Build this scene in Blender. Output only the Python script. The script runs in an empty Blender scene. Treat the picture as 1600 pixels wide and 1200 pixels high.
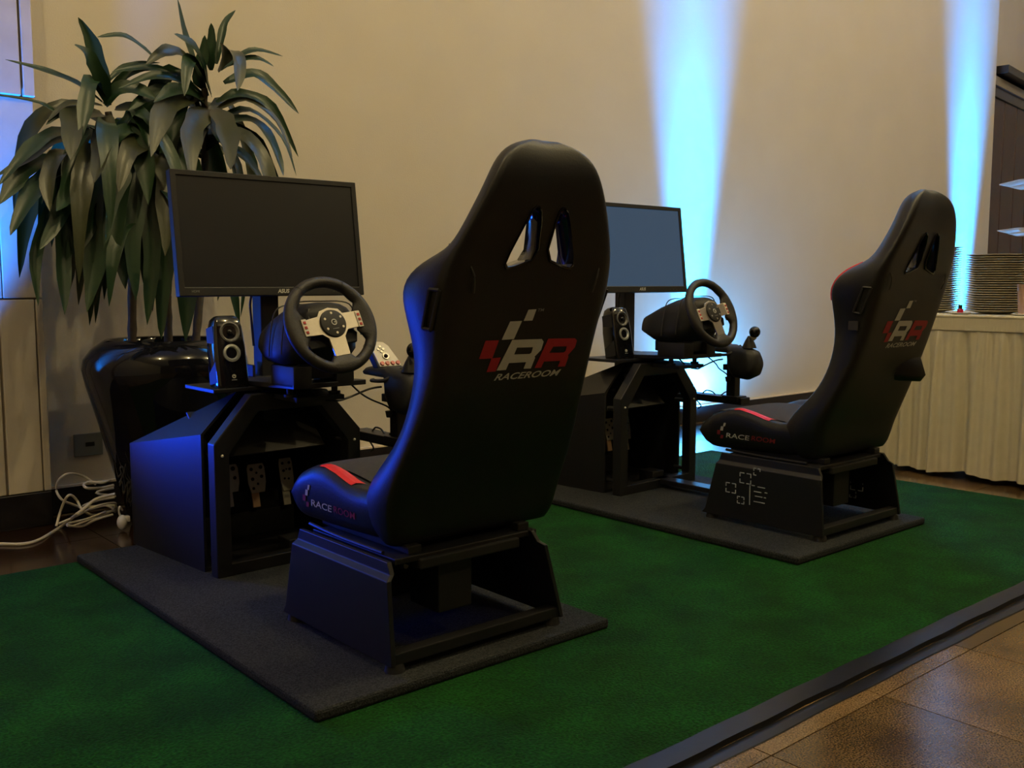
import bpy, bmesh, math, random
from mathutils import Vector, Matrix
from mathutils.bvhtree import BVHTree
from math import sin, cos, pi, radians, sqrt, atan2
random.seed(11)
S = bpy.context.scene
COL = S.collection

# ------------------------------------------------------------------ camera
FPX = 1534.0
PITCH, YAW, CAMZ = math.atan(157 / FPX), radians(40.7), 0.90
_fw = Vector((sin(YAW), cos(YAW), 0)); _r = Vector((cos(YAW), -sin(YAW), 0)); _u = Vector((0, 0, 1))
CF = _fw * cos(PITCH) - _u * sin(PITCH); CU = _u * cos(PITCH) + _fw * sin(PITCH); CR = _r
CP = Vector((0, 0, CAMZ))
cam = bpy.data.cameras.new('camera'); cam.sensor_width = 36; cam.lens = FPX / 1600 * 36
cam.clip_start = .05; cam.clip_end = 100
camo = bpy.data.objects.new('camera', cam); COL.objects.link(camo)
camo.matrix_world = Matrix(((CR.x, CU.x, -CF.x, CP.x), (CR.y, CU.y, -CF.y, CP.y), (CR.z, CU.z, -CF.z, CP.z), (0, 0, 0, 1)))
S.camera = camo

# ------------------------------------------------------------------ world and lights
S.view_settings.view_transform = 'Standard'; S.view_settings.look = 'None'
S.view_settings.exposure = 0.0; S.view_settings.gamma = 1.0; S.view_settings.use_curve_mapping = False
W = bpy.data.worlds.new('world'); S.world = W; W.use_nodes = True
W.node_tree.nodes['Background'].inputs[0].default_value = (1, .8, .55, 1)
W.node_tree.nodes['Background'].inputs[1].default_value = 0.0


def spot(name, loc, target, power, color, angle, blend, radius=.05):
    l = bpy.data.lights.new(name, 'SPOT'); l.energy = power; l.color = color
    l.spot_size = radians(angle); l.spot_blend = blend; l.shadow_soft_size = radius
    o = bpy.data.objects.new(name, l); COL.objects.link(o); o.location = loc
    o.rotation_euler = (Vector(target) - Vector(loc)).to_track_quat('-Z', 'Y').to_euler(); return o


def point(name, loc, power, color, radius=.05):
    l = bpy.data.lights.new(name, 'POINT'); l.energy = power; l.color = color; l.shadow_soft_size = radius
    o = bpy.data.objects.new(name, l); COL.objects.link(o); o.location = loc; return o


def area(name, loc, target, power, color, size, size_y=None, spread=180):
    l = bpy.data.lights.new(name, 'AREA'); l.energy = power; l.color = color
    l.shape = 'RECTANGLE' if size_y else 'DISK'; l.size = size
    if size_y: l.size_y = size_y
    l.spread = radians(spread)
    o = bpy.data.objects.new(name, l); COL.objects.link(o); o.location = loc
    o.rotation_euler = (Vector(target) - Vector(loc)).to_track_quat('-Z', 'Y').to_euler(); return o


WARM = (1.0, .80, .40)
for i, (x, y, z, p) in enumerate([(-.2, 1.4, 5.2, 120), (2.6, .7, 5.2, 128), (5.2, .7, 5.2, 118), (8.2, .9, 5.2, 92), (1.8, -2.6, 4.6, 75), (6.2, -2.6, 4.6, 60), (7.2, 3.25, 5.0, 12)]):
    point('ceiling_lamp', (x, y, z), p, WARM, .06)
BLUE = (.006, .29, 1.0)
area('blue_uplight', (4.98, 3.965, .03), (4.98, 3.985, 3.5), 95, BLUE, .13, spread=24)
spot('added_blue_spill', (4.98, 3.90, .06), (5.7, 3.70, 3.0), 230, (.05, .38, 1.0), 165, .9, .05)  # wide spot added at the uplight to turn the right wall bluer
area('blue_uplight', (8.74, 3.965, .03), (8.74, 3.985, 3.5), 115, BLUE, .13, spread=21)
spot('added_blue_spill', (8.74, 3.90, .06), (8.5, 3.80, 3.0), 30, (.05, .38, 1.0), 165, .9, .05)  # same added wash at the second beam
spot('blue_uplight', (.62, 3.70, .40), (.74, 3.85, 2.0), 560, (.006, .19, 1.0), 66, .8, .05)
spot('added_blue_side_spot', (.66, 3.60, .46), (1.20, 2.60, .64), 46, (.003, .055, 1.0), 80, .9, .08)  # extra unseen spot added by the left uplight to blue the simulator sides


# ------------------------------------------------------------------ materials
def mat(name, col, rough=.5, metal=0.0, spec=.5, coat=0.0, noise=None, bump=None, emit=None, subsurf=0):
    """noise = (scale, strength of the lighter and darker mottling, second colour); bump = (scale, strength)"""
    m = bpy.data.materials.new(name); m.use_nodes = True
    nt = m.node_tree; b = nt.nodes['Principled BSDF']
    b.inputs['Base Color'].default_value = (*col, 1); b.inputs['Roughness'].default_value = rough
    b.inputs['Metallic'].default_value = metal; b.inputs['Specular IOR Level'].default_value = spec
    b.inputs['Coat Weight'].default_value = coat; b.inputs['Coat Roughness'].default_value = .05
    if noise or bump:
        tc = nt.nodes.new('ShaderNodeTexCoord')
    if noise:
        n = nt.nodes.new('ShaderNodeTexNoise'); n.inputs['Scale'].default_value = noise[0]; n.inputs['Detail'].default_value = 6
        nt.links.new(tc.outputs['Object'], n.inputs['Vector'])
        r = nt.nodes.new('ShaderNodeValToRGB'); c2 = noise[2]
        r.color_ramp.elements[0].position = .5 - noise[1]; r.color_ramp.elements[1].position = .5 + noise[1]
        r.color_ramp.elements[0].color = (*col, 1); r.color_ramp.elements[1].color = (*c2, 1)
        nt.links.new(n.outputs['Fac'], r.inputs['Fac']); nt.links.new(r.outputs['Color'], b.inputs['Base Color'])
    if bump:
        n2 = nt.nodes.new('ShaderNodeTexNoise'); n2.inputs['Scale'].default_value = bump[0]; n2.inputs['Detail'].default_value = 4
        nt.links.new(tc.outputs['Object'], n2.inputs['Vector'])
        bp = nt.nodes.new('ShaderNodeBump'); bp.inputs['Strength'].default_value = bump[1]; bp.inputs['Distance'].default_value = .01
        nt.links.new(n2.outputs['Fac'], bp.inputs['Height']); nt.links.new(bp.outputs['Normal'], b.inputs['Normal'])
    if emit:
        b.inputs['Emission Color'].default_value = (*emit[0], 1); b.inputs['Emission Strength'].default_value = emit[1]
    return m


M = {}
M['wall'] = mat('wallpaper', (.62, .56, .46), .75, noise=(3, .3, (.66, .60, .50)), bump=(160, .12))
M['ceiling'] = mat('ceiling_paint', (.7, .66, .58), .9, noise=(2, .3, (.72, .68, .6)))
M['stone'] = mat('limestone', (.50, .44, .36), .45, noise=(7, .25, (.62, .56, .47)), bump=(40, .05))
M['joint'] = mat('stone_joint', (.20, .16, .12), .9, noise=(30, .3, (.24, .19, .14)))
M['plinth'] = mat('dark_plinth', (.008, .007, .008), .25, noise=(20, .3, (.016, .013, .014)))
M['skirting'] = mat('dark_skirting', (.012, .010, .012), .3, noise=(20, .3, (.02, .016, .016)))
M['skirtcap'] = mat('skirting_cap', (.75, .62, .48), .35, noise=(20, .3, (.8, .66, .5)))
M['wood'] = mat('dark_wood', (.030, .010, .008), .4, noise=(6, .2, (.055, .018, .012)), bump=(30, .05))
M['lintel'] = mat('lintel_paint', (.28, .25, .24), .5, noise=(10, .3, (.32, .29, .27)))
M['blackmetal'] = mat('black_sheet_metal', (.008, .008, .0095), .45, spec=.42, noise=(60, .3, (.010, .010, .012)))
M['blackmatt'] = mat('black_matt_plastic', (.010, .010, .011), .55, spec=.4, noise=(80, .3, (.014, .014, .015)))
M['inner'] = mat('charcoal_sheet', (.030, .028, .026), .5, noise=(50, .3, (.036, .034, .031)))
M['gloss'] = mat('black_gloss', (.004, .004, .005), .07, spec=.6, noise=(20, .3, (.006, .006, .007)))
M['pot'] = mat('black_glazed_ceramic', (.004, .004, .005), .06, spec=.32, coat=.0, noise=(9, .3, (.008, .008, .010)))
M['vinyl'] = mat('black_vinyl', (.0045, .0047, .0055), .44, spec=.42, noise=(40, .3, (.0065, .0068, .0078)), bump=(260, .08))
M['seatcloth'] = mat('charcoal_fabric', (.035, .033, .034), .85, spec=.2, noise=(120, .3, (.048, .045, .046)), bump=(400, .15))
M['red'] = mat('red_vinyl', (.62, .012, .018), .45, noise=(60, .3, (.70, .018, .024)))
M['redprint'] = mat('red_print', (.30, .006, .014), .6, noise=(60, .3, (.34, .008, .016)))
M['darkredprint'] = mat('dark_red_print', (.17, .008, .010), .6, noise=(60, .3, (.20, .010, .012)))
M['whiteprint'] = mat('grey_white_print', (.42, .42, .39), .6, noise=(60, .3, (.47, .47, .44)))
M['greyprint'] = mat('dim_grey_print', (.16, .17, .18), .6, noise=(60, .3, (.2, .21, .22)))
M['outline'] = mat('pale_slot_light', (.35, .38, .42), .5, noise=(60, .3, (.42, .45, .5)))  # pale colour imitates light passing through slots in the base panels
M['chrome'] = mat('brushed_metal', (.55, .50, .42), .32, metal=1, noise=(90, .3, (.62, .57, .48)))
M['steel'] = mat('dull_steel', (.66, .63, .52), .42, metal=.2, noise=(90, .3, (.74, .70, .58)))
M['copper'] = mat('tan_metal', (.80, .50, .28), .5, metal=.2, noise=(60, .3, (.84, .54, .32)))
M['whiteplastic'] = mat('off_white_plastic', (.62, .58, .50), .4, noise=(40, .3, (.66, .62, .54)))
M['redbutton'] = mat('red_button', (.35, .025, .02), .35, noise=(40, .3, (.4, .03, .025)))
M['leather'] = mat('black_leather', (.012, .011, .010), .48, spec=.45, noise=(60, .3, (.018, .016, .015)), bump=(220, .15))
M['cone'] = mat('speaker_cone', (.10, .10, .10), .35, noise=(40, .3, (.13, .13, .13)))
M['ring'] = mat('speaker_ring', (.42, .44, .42), .3, metal=.6, noise=(40, .3, (.5, .52, .5)))
M['screen'] = mat('dark_screen', (.012, .013, .015), .32, spec=.5, noise=(8, .4, (.014, .015, .017)))
M['screenglare'] = mat('backlit_screen', (.012, .013, .015), .32, spec=.5, noise=(8, .4, (.014, .015, .017)), emit=((.30, .58, 1.0), .105))  # weak emission stands in for glare and reflected light on the screen
M['matcarpet'] = mat('grey_needle_felt', (.013, .0145, .0165), .95, spec=.1, noise=(230, .16, (.040, .044, .049)), bump=(300, .5))
M['tape'] = mat('black_tape', (.006, .006, .007), .32, spec=.3, noise=(14, .3, (.010, .010, .011)), bump=(25, .03))
M['soil'] = mat('bark_soil', (.02, .014, .01), .95, noise=(40, .3, (.04, .028, .018)), bump=(60, .6))
M['cane'] = mat('plant_cane', (.05, .04, .025), .8, noise=(25, .3, (.09, .07, .045)), bump=(40, .4))
M['leaf'] = mat('leaf_green', (.008, .028, .010), .36, spec=.4, noise=(9, .3, (.013, .040, .012)))
M['leaf2'] = mat('leaf_olive', (.026, .033, .012), .36, spec=.45, noise=(9, .3, (.042, .047, .017)))
M['cable'] = mat('white_cable', (.50, .46, .38), .45, noise=(40, .3, (.55, .51, .42)))
M['blackcable'] = mat('black_cable', (.01, .01, .01), .45, noise=(40, .3, (.014, .014, .014)))
M['outlet'] = mat('grey_outlet_plastic', (.16, .17, .16), .5, noise=(40, .3, (.19, .2, .19)))
M['cloth'] = mat('cream_satin', (.56, .51, .38), .5, spec=.4, noise=(25, .3, (.62, .57, .43)), bump=(300, .08))
M['china'] = mat('cream_china', (.66, .62, .52), .22, noise=(10, .3, (.7, .66, .56)))
M['chinared'] = mat('white_china', (.72, .70, .68), .25, noise=(10, .3, (.76, .74, .72)))
M['pink'] = mat('pink_glass', (.42, .27, .22), .3, noise=(10, .3, (.50, .33, .27)))
M['candlered'] = mat('red_wax', (.50, .01, .05), .4, noise=(10, .3, (.55, .015, .06)))


def grass_material():
    m = mat('artificial_turf', (.012, .075, .010), .9, spec=.15)
    nt = m.node_tree; b = nt.nodes['Principled BSDF']; tc = nt.nodes.new('ShaderNodeTexCoord')
    fine = nt.nodes.new('ShaderNodeTexNoise'); fine.inputs['Scale'].default_value = 150; fine.inputs['Detail'].default_value = 5
    wide = nt.nodes.new('ShaderNodeTexNoise'); wide.inputs['Scale'].default_value = 6; wide.inputs['Detail'].default_value = 3
    for n in (fine, wide): nt.links.new(tc.outputs['Object'], n.inputs['Vector'])
    r1 = nt.nodes.new('ShaderNodeValToRGB'); r1.color_ramp.elements[0].position = .32; r1.color_ramp.elements[1].position = .72
    r1.color_ramp.elements[0].color = (.002, .060, .005, 1); r1.color_ramp.elements[1].color = (.020, .20, .028, 1)
    r2 = nt.nodes.new('ShaderNodeValToRGB'); r2.color_ramp.elements[0].position = .35; r2.color_ramp.elements[1].position = .7
    r2.color_ramp.elements[0].color = (.20, .25, .21, 1); r2.color_ramp.elements[1].color = (.44, .48, .40, 1)
    mx = nt.nodes.new('ShaderNodeMix'); mx.data_type = 'RGBA'; mx.blend_type = 'MULTIPLY'; mx.inputs[0].default_value = 1
    nt.links.new(fine.outputs['Fac'], r1.inputs['Fac']); nt.links.new(wide.outputs['Fac'], r2.inputs['Fac'])
    nt.links.new(r1.outputs['Color'], mx.inputs[6]); nt.links.new(r2.outputs['Color'], mx.inputs[7])
    nt.links.new(mx.outputs[2], b.inputs['Base Color'])
    bp = nt.nodes.new('ShaderNodeBump'); bp.inputs['Strength'].default_value = .8; bp.inputs['Distance'].default_value = .012
    nt.links.new(fine.outputs['Fac'], bp.inputs['Height']); nt.links.new(bp.outputs['Normal'], b.inputs['Normal'])
    return m


def granite_material(name='polished_granite', k=1.0, tint=(1, 1, 1)):
    m = mat(name, (.05, .03, .02), .16, spec=.5)
    nt = m.node_tree; b = nt.nodes['Principled BSDF']; geo = nt.nodes.new('ShaderNodeNewGeometry')
    f = nt.nodes.new('ShaderNodeTexNoise'); f.inputs['Scale'].default_value = 260; f.inputs['Detail'].default_value = 2
    w = nt.nodes.new('ShaderNodeTexNoise'); w.inputs['Scale'].default_value = 5; w.inputs['Detail'].default_value = 6
    for n in (f, w): nt.links.new(geo.outputs['Position'], n.inputs['Vector'])
    r = nt.nodes.new('ShaderNodeValToRGB'); r.color_ramp.elements[0].position = .36; r.color_ramp.elements[1].position = .68
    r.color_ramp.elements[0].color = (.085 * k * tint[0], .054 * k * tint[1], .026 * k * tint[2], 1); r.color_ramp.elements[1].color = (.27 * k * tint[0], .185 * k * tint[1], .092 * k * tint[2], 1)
    r2 = nt.nodes.new('ShaderNodeValToRGB'); r2.color_ramp.elements[0].position = .35; r2.color_ramp.elements[1].position = .65
    r2.color_ramp.elements[0].color = (.6, .55, .5, 1); r2.color_ramp.elements[1].color = (1.1, 1.05, 1.0, 1)
    oi = nt.nodes.new('ShaderNodeObjectInfo')
    mr = nt.nodes.new('ShaderNodeMapRange'); mr.inputs[3].default_value = .55; mr.inputs[4].default_value = 1.0
    nt.links.new(oi.outputs['Random'], mr.inputs[0])
    mx = nt.nodes.new('ShaderNodeMix'); mx.data_type = 'RGBA'; mx.blend_type = 'MULTIPLY'; mx.inputs[0].default_value = 1
    nt.links.new(f.outputs['Fac'], r.inputs['Fac']); nt.links.new(w.outputs['Fac'], r2.inputs['Fac'])
    nt.links.new(r.outputs['Color'], mx.inputs[6]); nt.links.new(r2.outputs['Color'], mx.inputs[7])
    vm = nt.nodes.new('ShaderNodeVectorMath'); vm.operation = 'SCALE'
    nt.links.new(mx.outputs[2], vm.inputs[0]); nt.links.new(mr.outputs[0], vm.inputs['Scale'])
    nt.links.new(vm.outputs[0], b.inputs['Base Color'])
    return m


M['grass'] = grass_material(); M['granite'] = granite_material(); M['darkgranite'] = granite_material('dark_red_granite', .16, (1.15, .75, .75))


# ------------------------------------------------------------------ mesh helpers
def R(a, axis): return Matrix.Rotation(radians(a), 4, axis)
def T(*v): return Matrix.Translation(v)


class B:
    """collects shapes and links them as one mesh object"""
    def __init__(s): s.bm = bmesh.new()

    def quad(s, pts):
        vs = [s.bm.verts.new(p) for p in pts]; s.bm.faces.new(vs); return s

    def box(s, lo, hi, mtx=None, bev=0.0):
        lo, hi = Vector(lo), Vector(hi); c = (lo + hi) / 2; d = hi - lo
        g = bmesh.ops.create_cube(s.bm, size=1, matrix=(mtx or Matrix()) @ Matrix.Translation(c) @ Matrix.Diagonal((d.x, d.y, d.z, 1)))
        if bev:
            es = list({e for v in g['verts'] for e in v.link_edges})
            bmesh.ops.bevel(s.bm, geom=es, offset=bev, segments=2, profile=.6, affect='EDGES')
        return s

    def cyl(s, p0, p1, r0, r1=None, seg=20, cap=True):
        p0, p1 = Vector(p0), Vector(p1); d = p1 - p0; r1 = r0 if r1 is None else r1
        q = d.to_track_quat('Z', 'Y').to_matrix().to_4x4()
        bmesh.ops.create_cone(s.bm, cap_ends=cap, segments=seg, radius1=r0, radius2=r1, depth=d.length, matrix=Matrix.Translation((p0 + p1) / 2) @ q)
        return s

    def ball(s, c, r, seg=20, sc=(1, 1, 1)):
        bmesh.ops.create_uvsphere(s.bm, u_segments=seg, v_segments=seg // 2 + 2, radius=r, matrix=Matrix.Translation(c) @ Matrix.Diagonal((*sc, 1)))
        return s

    def loft(s, rings, close=True, cap=True):
        vs = [[s.bm.verts.new(p) for p in r] for r in rings]; n = len(vs[0])
        for a, b in zip(vs, vs[1:]):
            for i in range(n if close else n - 1):
                j = (i + 1) % n; s.bm.faces.new((a[i], a[j], b[j], b[i]))
        if cap and close:
            for r in (vs[0][::-1], vs[-1]):
                c = s.bm.verts.new(sum((v.co for v in r), Vector()) / n)
                for i in range(n): s.bm.faces.new((r[i], r[(i + 1) % n], c))
        return s

    def tube(s, pts, r, seg=8, smooth=True):
        pts = [Vector(p) for p in pts]
        if smooth: pts = catmull(pts, 6)
        rings = []
        up = Vector((0, 0, 1))
        for i, p in enumerate(pts):
            d = (pts[min(i + 1, len(pts) - 1)] - pts[max(i - 1, 0)]).normalized()
            a = d.cross(up)
            if a.length < 1e-3: a = d.cross(Vector((1, 0, 0)))
            a.normalize(); b = a.cross(d)
            rr = r(i / (len(pts) - 1)) if callable(r) else r
            rings.append([p + (a * cos(2 * pi * k / seg) + b * sin(2 * pi * k / seg)) * rr for k in range(seg)])
        return s.loft(rings)

    def lathe(s, prof, c=(0, 0, 0), seg=40, cap=False):
        rings = [[(c[0] + r * cos(2 * pi * k / seg), c[1] + r * sin(2 * pi * k / seg), c[2] + z) for k in range(seg)] for r, z in prof]
        return s.loft(rings, cap=cap)

    def prism(s, poly, mtx, h):
        """poly in the xy plane of mtx, raised by h along its z"""
        a = [s.bm.verts.new(mtx @ Vector((x, y, 0))) for x, y in poly]
        b = [s.bm.verts.new(mtx @ Vector((x, y, h))) for x, y in poly]
        n = len(poly)
        s.bm.faces.new(a[::-1]); s.bm.faces.new(b)
        for i in range(n):
            j = (i + 1) % n; s.bm.faces.new((a[i], a[j], b[j], b[i]))
        return s

    def slab(s, pts, t):
        """a flat polygon in space thickened by t against its normal"""
        pts = [Vector(p) for p in pts]
        nrm = (pts[1] - pts[0]).cross(pts[2] - pts[0]).normalized()
        a = [s.bm.verts.new(p) for p in pts]; b = [s.bm.verts.new(p - nrm * t) for p in pts]; n = len(pts)
        s.bm.faces.new(a); s.bm.faces.new(b[::-1])
        for i in range(n):
            j = (i + 1) % n; s.bm.faces.new((a[j], a[i], b[i], b[j]))
        return s

    def xf(s, m):
        bmesh.ops.transform(s.bm, matrix=m, verts=s.bm.verts); return s

    def done(s, name, m, parent=None, smooth=True, bevel=0.0, label=None, weld=True, angle=40):
        if weld: bmesh.ops.remove_doubles(s.bm, verts=s.bm.verts, dist=1e-6)
        bmesh.ops.recalc_face_normals(s.bm, faces=s.bm.faces)
        if smooth:
            for f in s.bm.faces: f.smooth = True
            for e in s.bm.edges:
                if len(e.link_faces) == 2 and e.calc_face_angle(0) > radians(angle): e.smooth = False
        me = bpy.data.meshes.new(name); s.bm.to_mesh(me); s.bm.free()
        o = bpy.data.objects.new(name, me); COL.objects.link(o); me.materials.append(M[m])
        if bevel:
            md = o.modifiers.new('bevel', 'BEVEL'); md.width = bevel; md.segments = 2; md.limit_method = 'ANGLE'; md.angle_limit = radians(40)
        if parent: o.parent = parent; o.matrix_parent_inverse = parent.matrix_world.inverted() if False else Matrix()
        if label: o['label'] = label
        return o


def catmull(P, n):
    out = []
    for i in range(len(P) - 1):
        p0, p1, p2, p3 = P[max(i - 1, 0)], P[i], P[i + 1], P[min(i + 2, len(P) - 1)]
        for k in range(n):
            t = k / n
            out.append(.5 * ((2 * p1) + (p2 - p0) * t + (2 * p0 - 5 * p1 + 4 * p2 - p3) * t * t + (3 * p1 - p0 - 3 * p2 + p3) * t ** 3))
    out.append(P[-1]); return out


def chaikin(P, it=2, f=.25):
    for _ in range(it):
        Q = []
        for i in range(len(P)):
            a, b = P[i], P[(i + 1) % len(P)]
            Q.append(tuple(a[k] * (1 - f) + b[k] * f for k in range(len(a)))); Q.append(tuple(a[k] * f + b[k] * (1 - f) for k in range(len(a))))
        P = Q
    return P


def lerp_table(tab, z):
    """rows (z, a, b, ...) in rising order"""
    for p, q in zip(tab, tab[1:]):
        if z <= q[0]:
            t = max(0, (z - p[0]) / (q[0] - p[0])); return [p[k] * (1 - t) + q[k] * t for k in range(1, len(p))]
    return list(tab[-1][1:])


def thing(name, label, cat, loc=(0, 0, 0), group=None):
    o = bpy.data.objects.new(name, None); COL.objects.link(o); o.location = loc; o.empty_display_size = .1
    o['label'] = label; o['category'] = cat
    if group: o['group'] = group
    return o


def tag(o, label, cat, group=None):
    o['label'] = label; o['category'] = cat
    if group: o['group'] = group
    return o


def struct(o): o['kind'] = 'structure'; return o


def copy_tree(o, parent=None):
    c = o.copy(); COL.objects.link(c)
    if parent: c.parent = parent
    for ch in list(o.children): copy_tree(ch, c)
    return c


def at(px, py, Y):
    """point on the plane y = Y seen at a picture position"""
    d = CF + CR * ((px - 800) / FPX) - CU * ((py - 600) / FPX)
    return CP + d * (Y / d.y)


def on_floor(px, py, z=0):
    d = CF + CR * ((px - 800) / FPX) - CU * ((py - 600) / FPX)
    return CP + d * ((z - CAMZ) / d.z)


def text_mesh(body, size, shear=0.0, offset=0.0, spacing=1.0):
    cu = bpy.data.curves.new('lettering', 'FONT'); cu.body = body; cu.size = size; cu.shear = shear; cu.offset = offset
    cu.space_character = spacing; cu.resolution_u = 3; cu.fill_mode = 'FRONT'
    o = bpy.data.objects.new('lettering', cu); COL.objects.link(o)
    bpy.context.view_layer.update()
    me = bpy.data.meshes.new_from_object(o.evaluated_get(bpy.context.evaluated_depsgraph_get()))
    bpy.data.objects.remove(o); return me


# ------------------------------------------------------------------ setting
XL, XR, YN, YW, ZC = -3.0, 13.0, -4.0, 4.05, 5.5
fl = struct(B().box((XL, YN, -.20), (XR, 6.0, -.006)).done('floor', 'granite', smooth=False))
TS = .42
tile_me = None
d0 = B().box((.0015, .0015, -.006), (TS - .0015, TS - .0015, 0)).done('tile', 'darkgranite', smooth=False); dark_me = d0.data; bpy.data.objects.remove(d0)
for i in range(-3, 15):
    for j in range(0, 10):
        x0, y0 = -.13 + i * TS, .20 + j * TS
        if x0 > .55 and x0 + TS < 4.15 and y0 > 1.15 and y0 + TS < 3.2: continue
        if y0 + TS > YW or x0 < -1.5: continue
        if tile_me is None:
            t0 = B().box((.0015, .0015, -.006), (TS - .0015, TS - .0015, 0)).done('tile', 'granite', smooth=False); tile_me = t0.data
        else:
            t0 = bpy.data.objects.new('tile', tile_me); COL.objects.link(t0)
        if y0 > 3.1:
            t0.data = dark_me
        t0.parent = fl; t0.location = (x0, y0, 0)
struct(B().box((XL, YN, ZC), (XR, 6.0, ZC + .1)).done('ceiling', 'ceiling', smooth=False))
struct(B().box((XL, YW, 0), (9.25, YW + .45, ZC)).done('wall_back', 'wall', smooth=False))
struct(B().box((XL - .1, YN, 0), (XL, 6.0, ZC)).done('wall_side', 'wall', smooth=False))
struct(B().box((XR, YN, 0), (XR + .1, 6.0, ZC)).done('wall_right', 'wall', smooth=False))
struct(B().box((XL, YN - .1, 0), (XR, YN, ZC)).done('wall_front', 'wood', smooth=False))
bb = struct(B().box((.98, YW - .016, 0), (9.25, YW, .10)).done('baseboard_back', 'skirting', smooth=False, bevel=.003))
B().box((.98, YW - .018, .10), (9.25, YW, .108)).done('cap_strip', 'skirtcap', bb, smooth=False, label='thin pale strip along the top of the skirting')

# stone clad pilaster at the left edge, built of slabs with recessed joints
PX, PY = 1.055, 3.87
pil = struct(B().box((XL, PY + .014, 0), (PX - .012, YW, ZC)).done('wall_left', 'joint', smooth=False))
for (x0, x1, z0, z1) in [(-1.0, .90, .13, .842), (.905, PX - .03, .13, .842), (PX - .028, PX, .13, .842),
                         (-1.0, .92, .848, 1.558), (.92, PX, .848, 1.558),
                         (-1.0, 1.012, 1.566, 2.6), (1.017, PX + .004, 1.566, 2.6), (-1.0, PX + .004, 2.606, 3.4), (-1.0, PX + .004, 3.406, ZC)]:
    B().box((x0 + .002, PY - (.018 if z0 > 1.56 else 0), z0), (x1 - .001, YW - .01, z1)).done('stone_slab', 'stone', pil, smooth=False, bevel=.003)
struct(B().box((-1.2, PY - .006, 0), (PX - .002, YW - .01, .128)).done('baseboard_left', 'plinth', smooth=False, bevel=.003))

# doorway at the right end of the wall
DX = 9.25
DM = T(DX, YW + .02, 0) @ R(7.8, 'Z')
struct(B().box((0, .10, 0), (3.5, .2, ZC), DM).done('wall_back_return', 'wall', smooth=False))
dr = struct(B().box((.02, .03, 0), (2.2, .09, 2.66), DM).done('door_1', 'wood', smooth=False))
for k in range(5):
    B().box((.03 + k * .42, .018, .1), (.03 + k * .42 + .405, .034, 2.60), DM).done('door_panel', 'wood', dr, smooth=False, bevel=.006)
B().box((.0, .0, 2.60), (2.4, .08, 2.69), DM).done('door_head', 'skirting', dr, smooth=False, bevel=.004)
tr = struct(B().box((0, -.02, 2.69), (2.6, .10, 2.77), DM).done('trim_1', 'lintel', smooth=False, bevel=.004))
tr2 = struct(B().box((.09, -.10, 2.80), (2.6, .10, 2.87), DM).done('trim_2', 'skirting', smooth=False, bevel=.004))

# ------------------------------------------------------------------ carpet of artificial turf and its taped edge
def wavy_slab(x0, x1, y0, y1, z0, z1, m, name):
    return B().box((x0, y0, z0), (x1, y1, z1)).done(name, m, smooth=False, bevel=.004)
tag(wavy_slab(.05, 4.20, 1.16, 3.245, .0, .012, 'grass', 'turf_carpet'), 'green artificial turf carpet laid on the brown stone floor', 'carpet')
es = thing('edge_strip', 'glossy black tape strip along the front edge of the green turf', 'tape', (0, 1.13, 0))
b = B(); n = 60
rings = []
for i in range(n + 1):
    x = .2 + 4.15 * i / n; w = .0015 * sin(i * 1.7) + .001 * sin(i * .6)
    rings.append([(x, 1.122 + w - 1.13, .0005), (x, 1.124 + w - 1.13, .0120), (x, 1.150 - 1.13, .0138), (x, 1.174 + w - 1.13, .0138), (x, 1.176 + w - 1.13, .012)])
b.loft(rings, close=False).done('upper_tape', 'tape', es)
b = B(); rings = []
for i in range(n + 1):
    x = .2 + 4.15 * i / n; w = .0018 * sin(i * 1.1 + 1)
    rings.append([(x, 1.082 + w - 1.13, .0005), (x, 1.084 + w - 1.13, .0025), (x, 1.10 - 1.13, .0032), (x, 1.116 - 1.13, .0026), (x, 1.1205 - 1.13, .0005)])
b.loft(rings, close=False).done('lower_tape', 'tape', es)

MATG = 'carpeted boards under the simulators'
for (x0, x1, y0, y1, lab) in [(.944, 1.80, 1.706, 3.235, 'dark grey felt covered board under the nearer racing simulator'),
                              (2.662, 3.492, 1.708, 3.235, 'dark grey felt covered board under the farther racing simulator')]:
    o = B().box((x0, y0, .012), (x1, y1, .0375)).done('floor_board', 'matcarpet', smooth=False, bevel=.007)
    tag(o, lab, 'board', MATG)
ZM = .0375          # top of the boards

# ------------------------------------------------------------------ racing simulator (local frame: x from the seat centre, y and z as in the room)
XS, OFF = 1.465, 1.716
sim = []            # things of the nearer simulator, copied later for the farther one


def simthing(name, label, cat): 
    o = thing(name, label, cat, (XS, 0, 0)); sim.append(o); return o


# --- pedal and monitor cabinet
cab = simthing('simulator_cabinet', 'black sheet metal pedal cabinet standing behind the potted plant\'s front', 'cabinet')
CM = T(0, 2.80, 0) @ R(2, 'Z') @ T(0, -2.80, 0)
def cpart(b, name, m, **k): return b.xf(CM).done(name, m, cab, **k)
FY, BY = 2.79, 3.26
CX = -.040
l0, l1, la, bl0, bl = (-.290, FY, ZM), (-.290, FY, .455), (-.170, FY, .575), (-.318, BY, ZM), (-.318, BY, .376)
mir = lambda p: (2 * CX - p[0], p[1], p[2])
cpart(B().slab([l1, bl, bl0, l0], .008), 'side_panel', 'blackmetal', smooth=False)
cpart(B().slab([mir(l0), mir(bl0), mir(bl), mir(l1)], .008), 'side_panel', 'blackmetal', smooth=False)
cpart(B().slab([la, bl, l1], .008), 'chamfer_panel', 'blackmetal', smooth=False)
cpart(B().slab([mir(l1), mir(bl), mir(la)], .008), 'chamfer_panel', 'blackmetal', smooth=False)
cpart(B().slab([la, mir(la), mir(bl), bl], .008), 'roof_panel', 'blackmetal', smooth=False)
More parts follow.
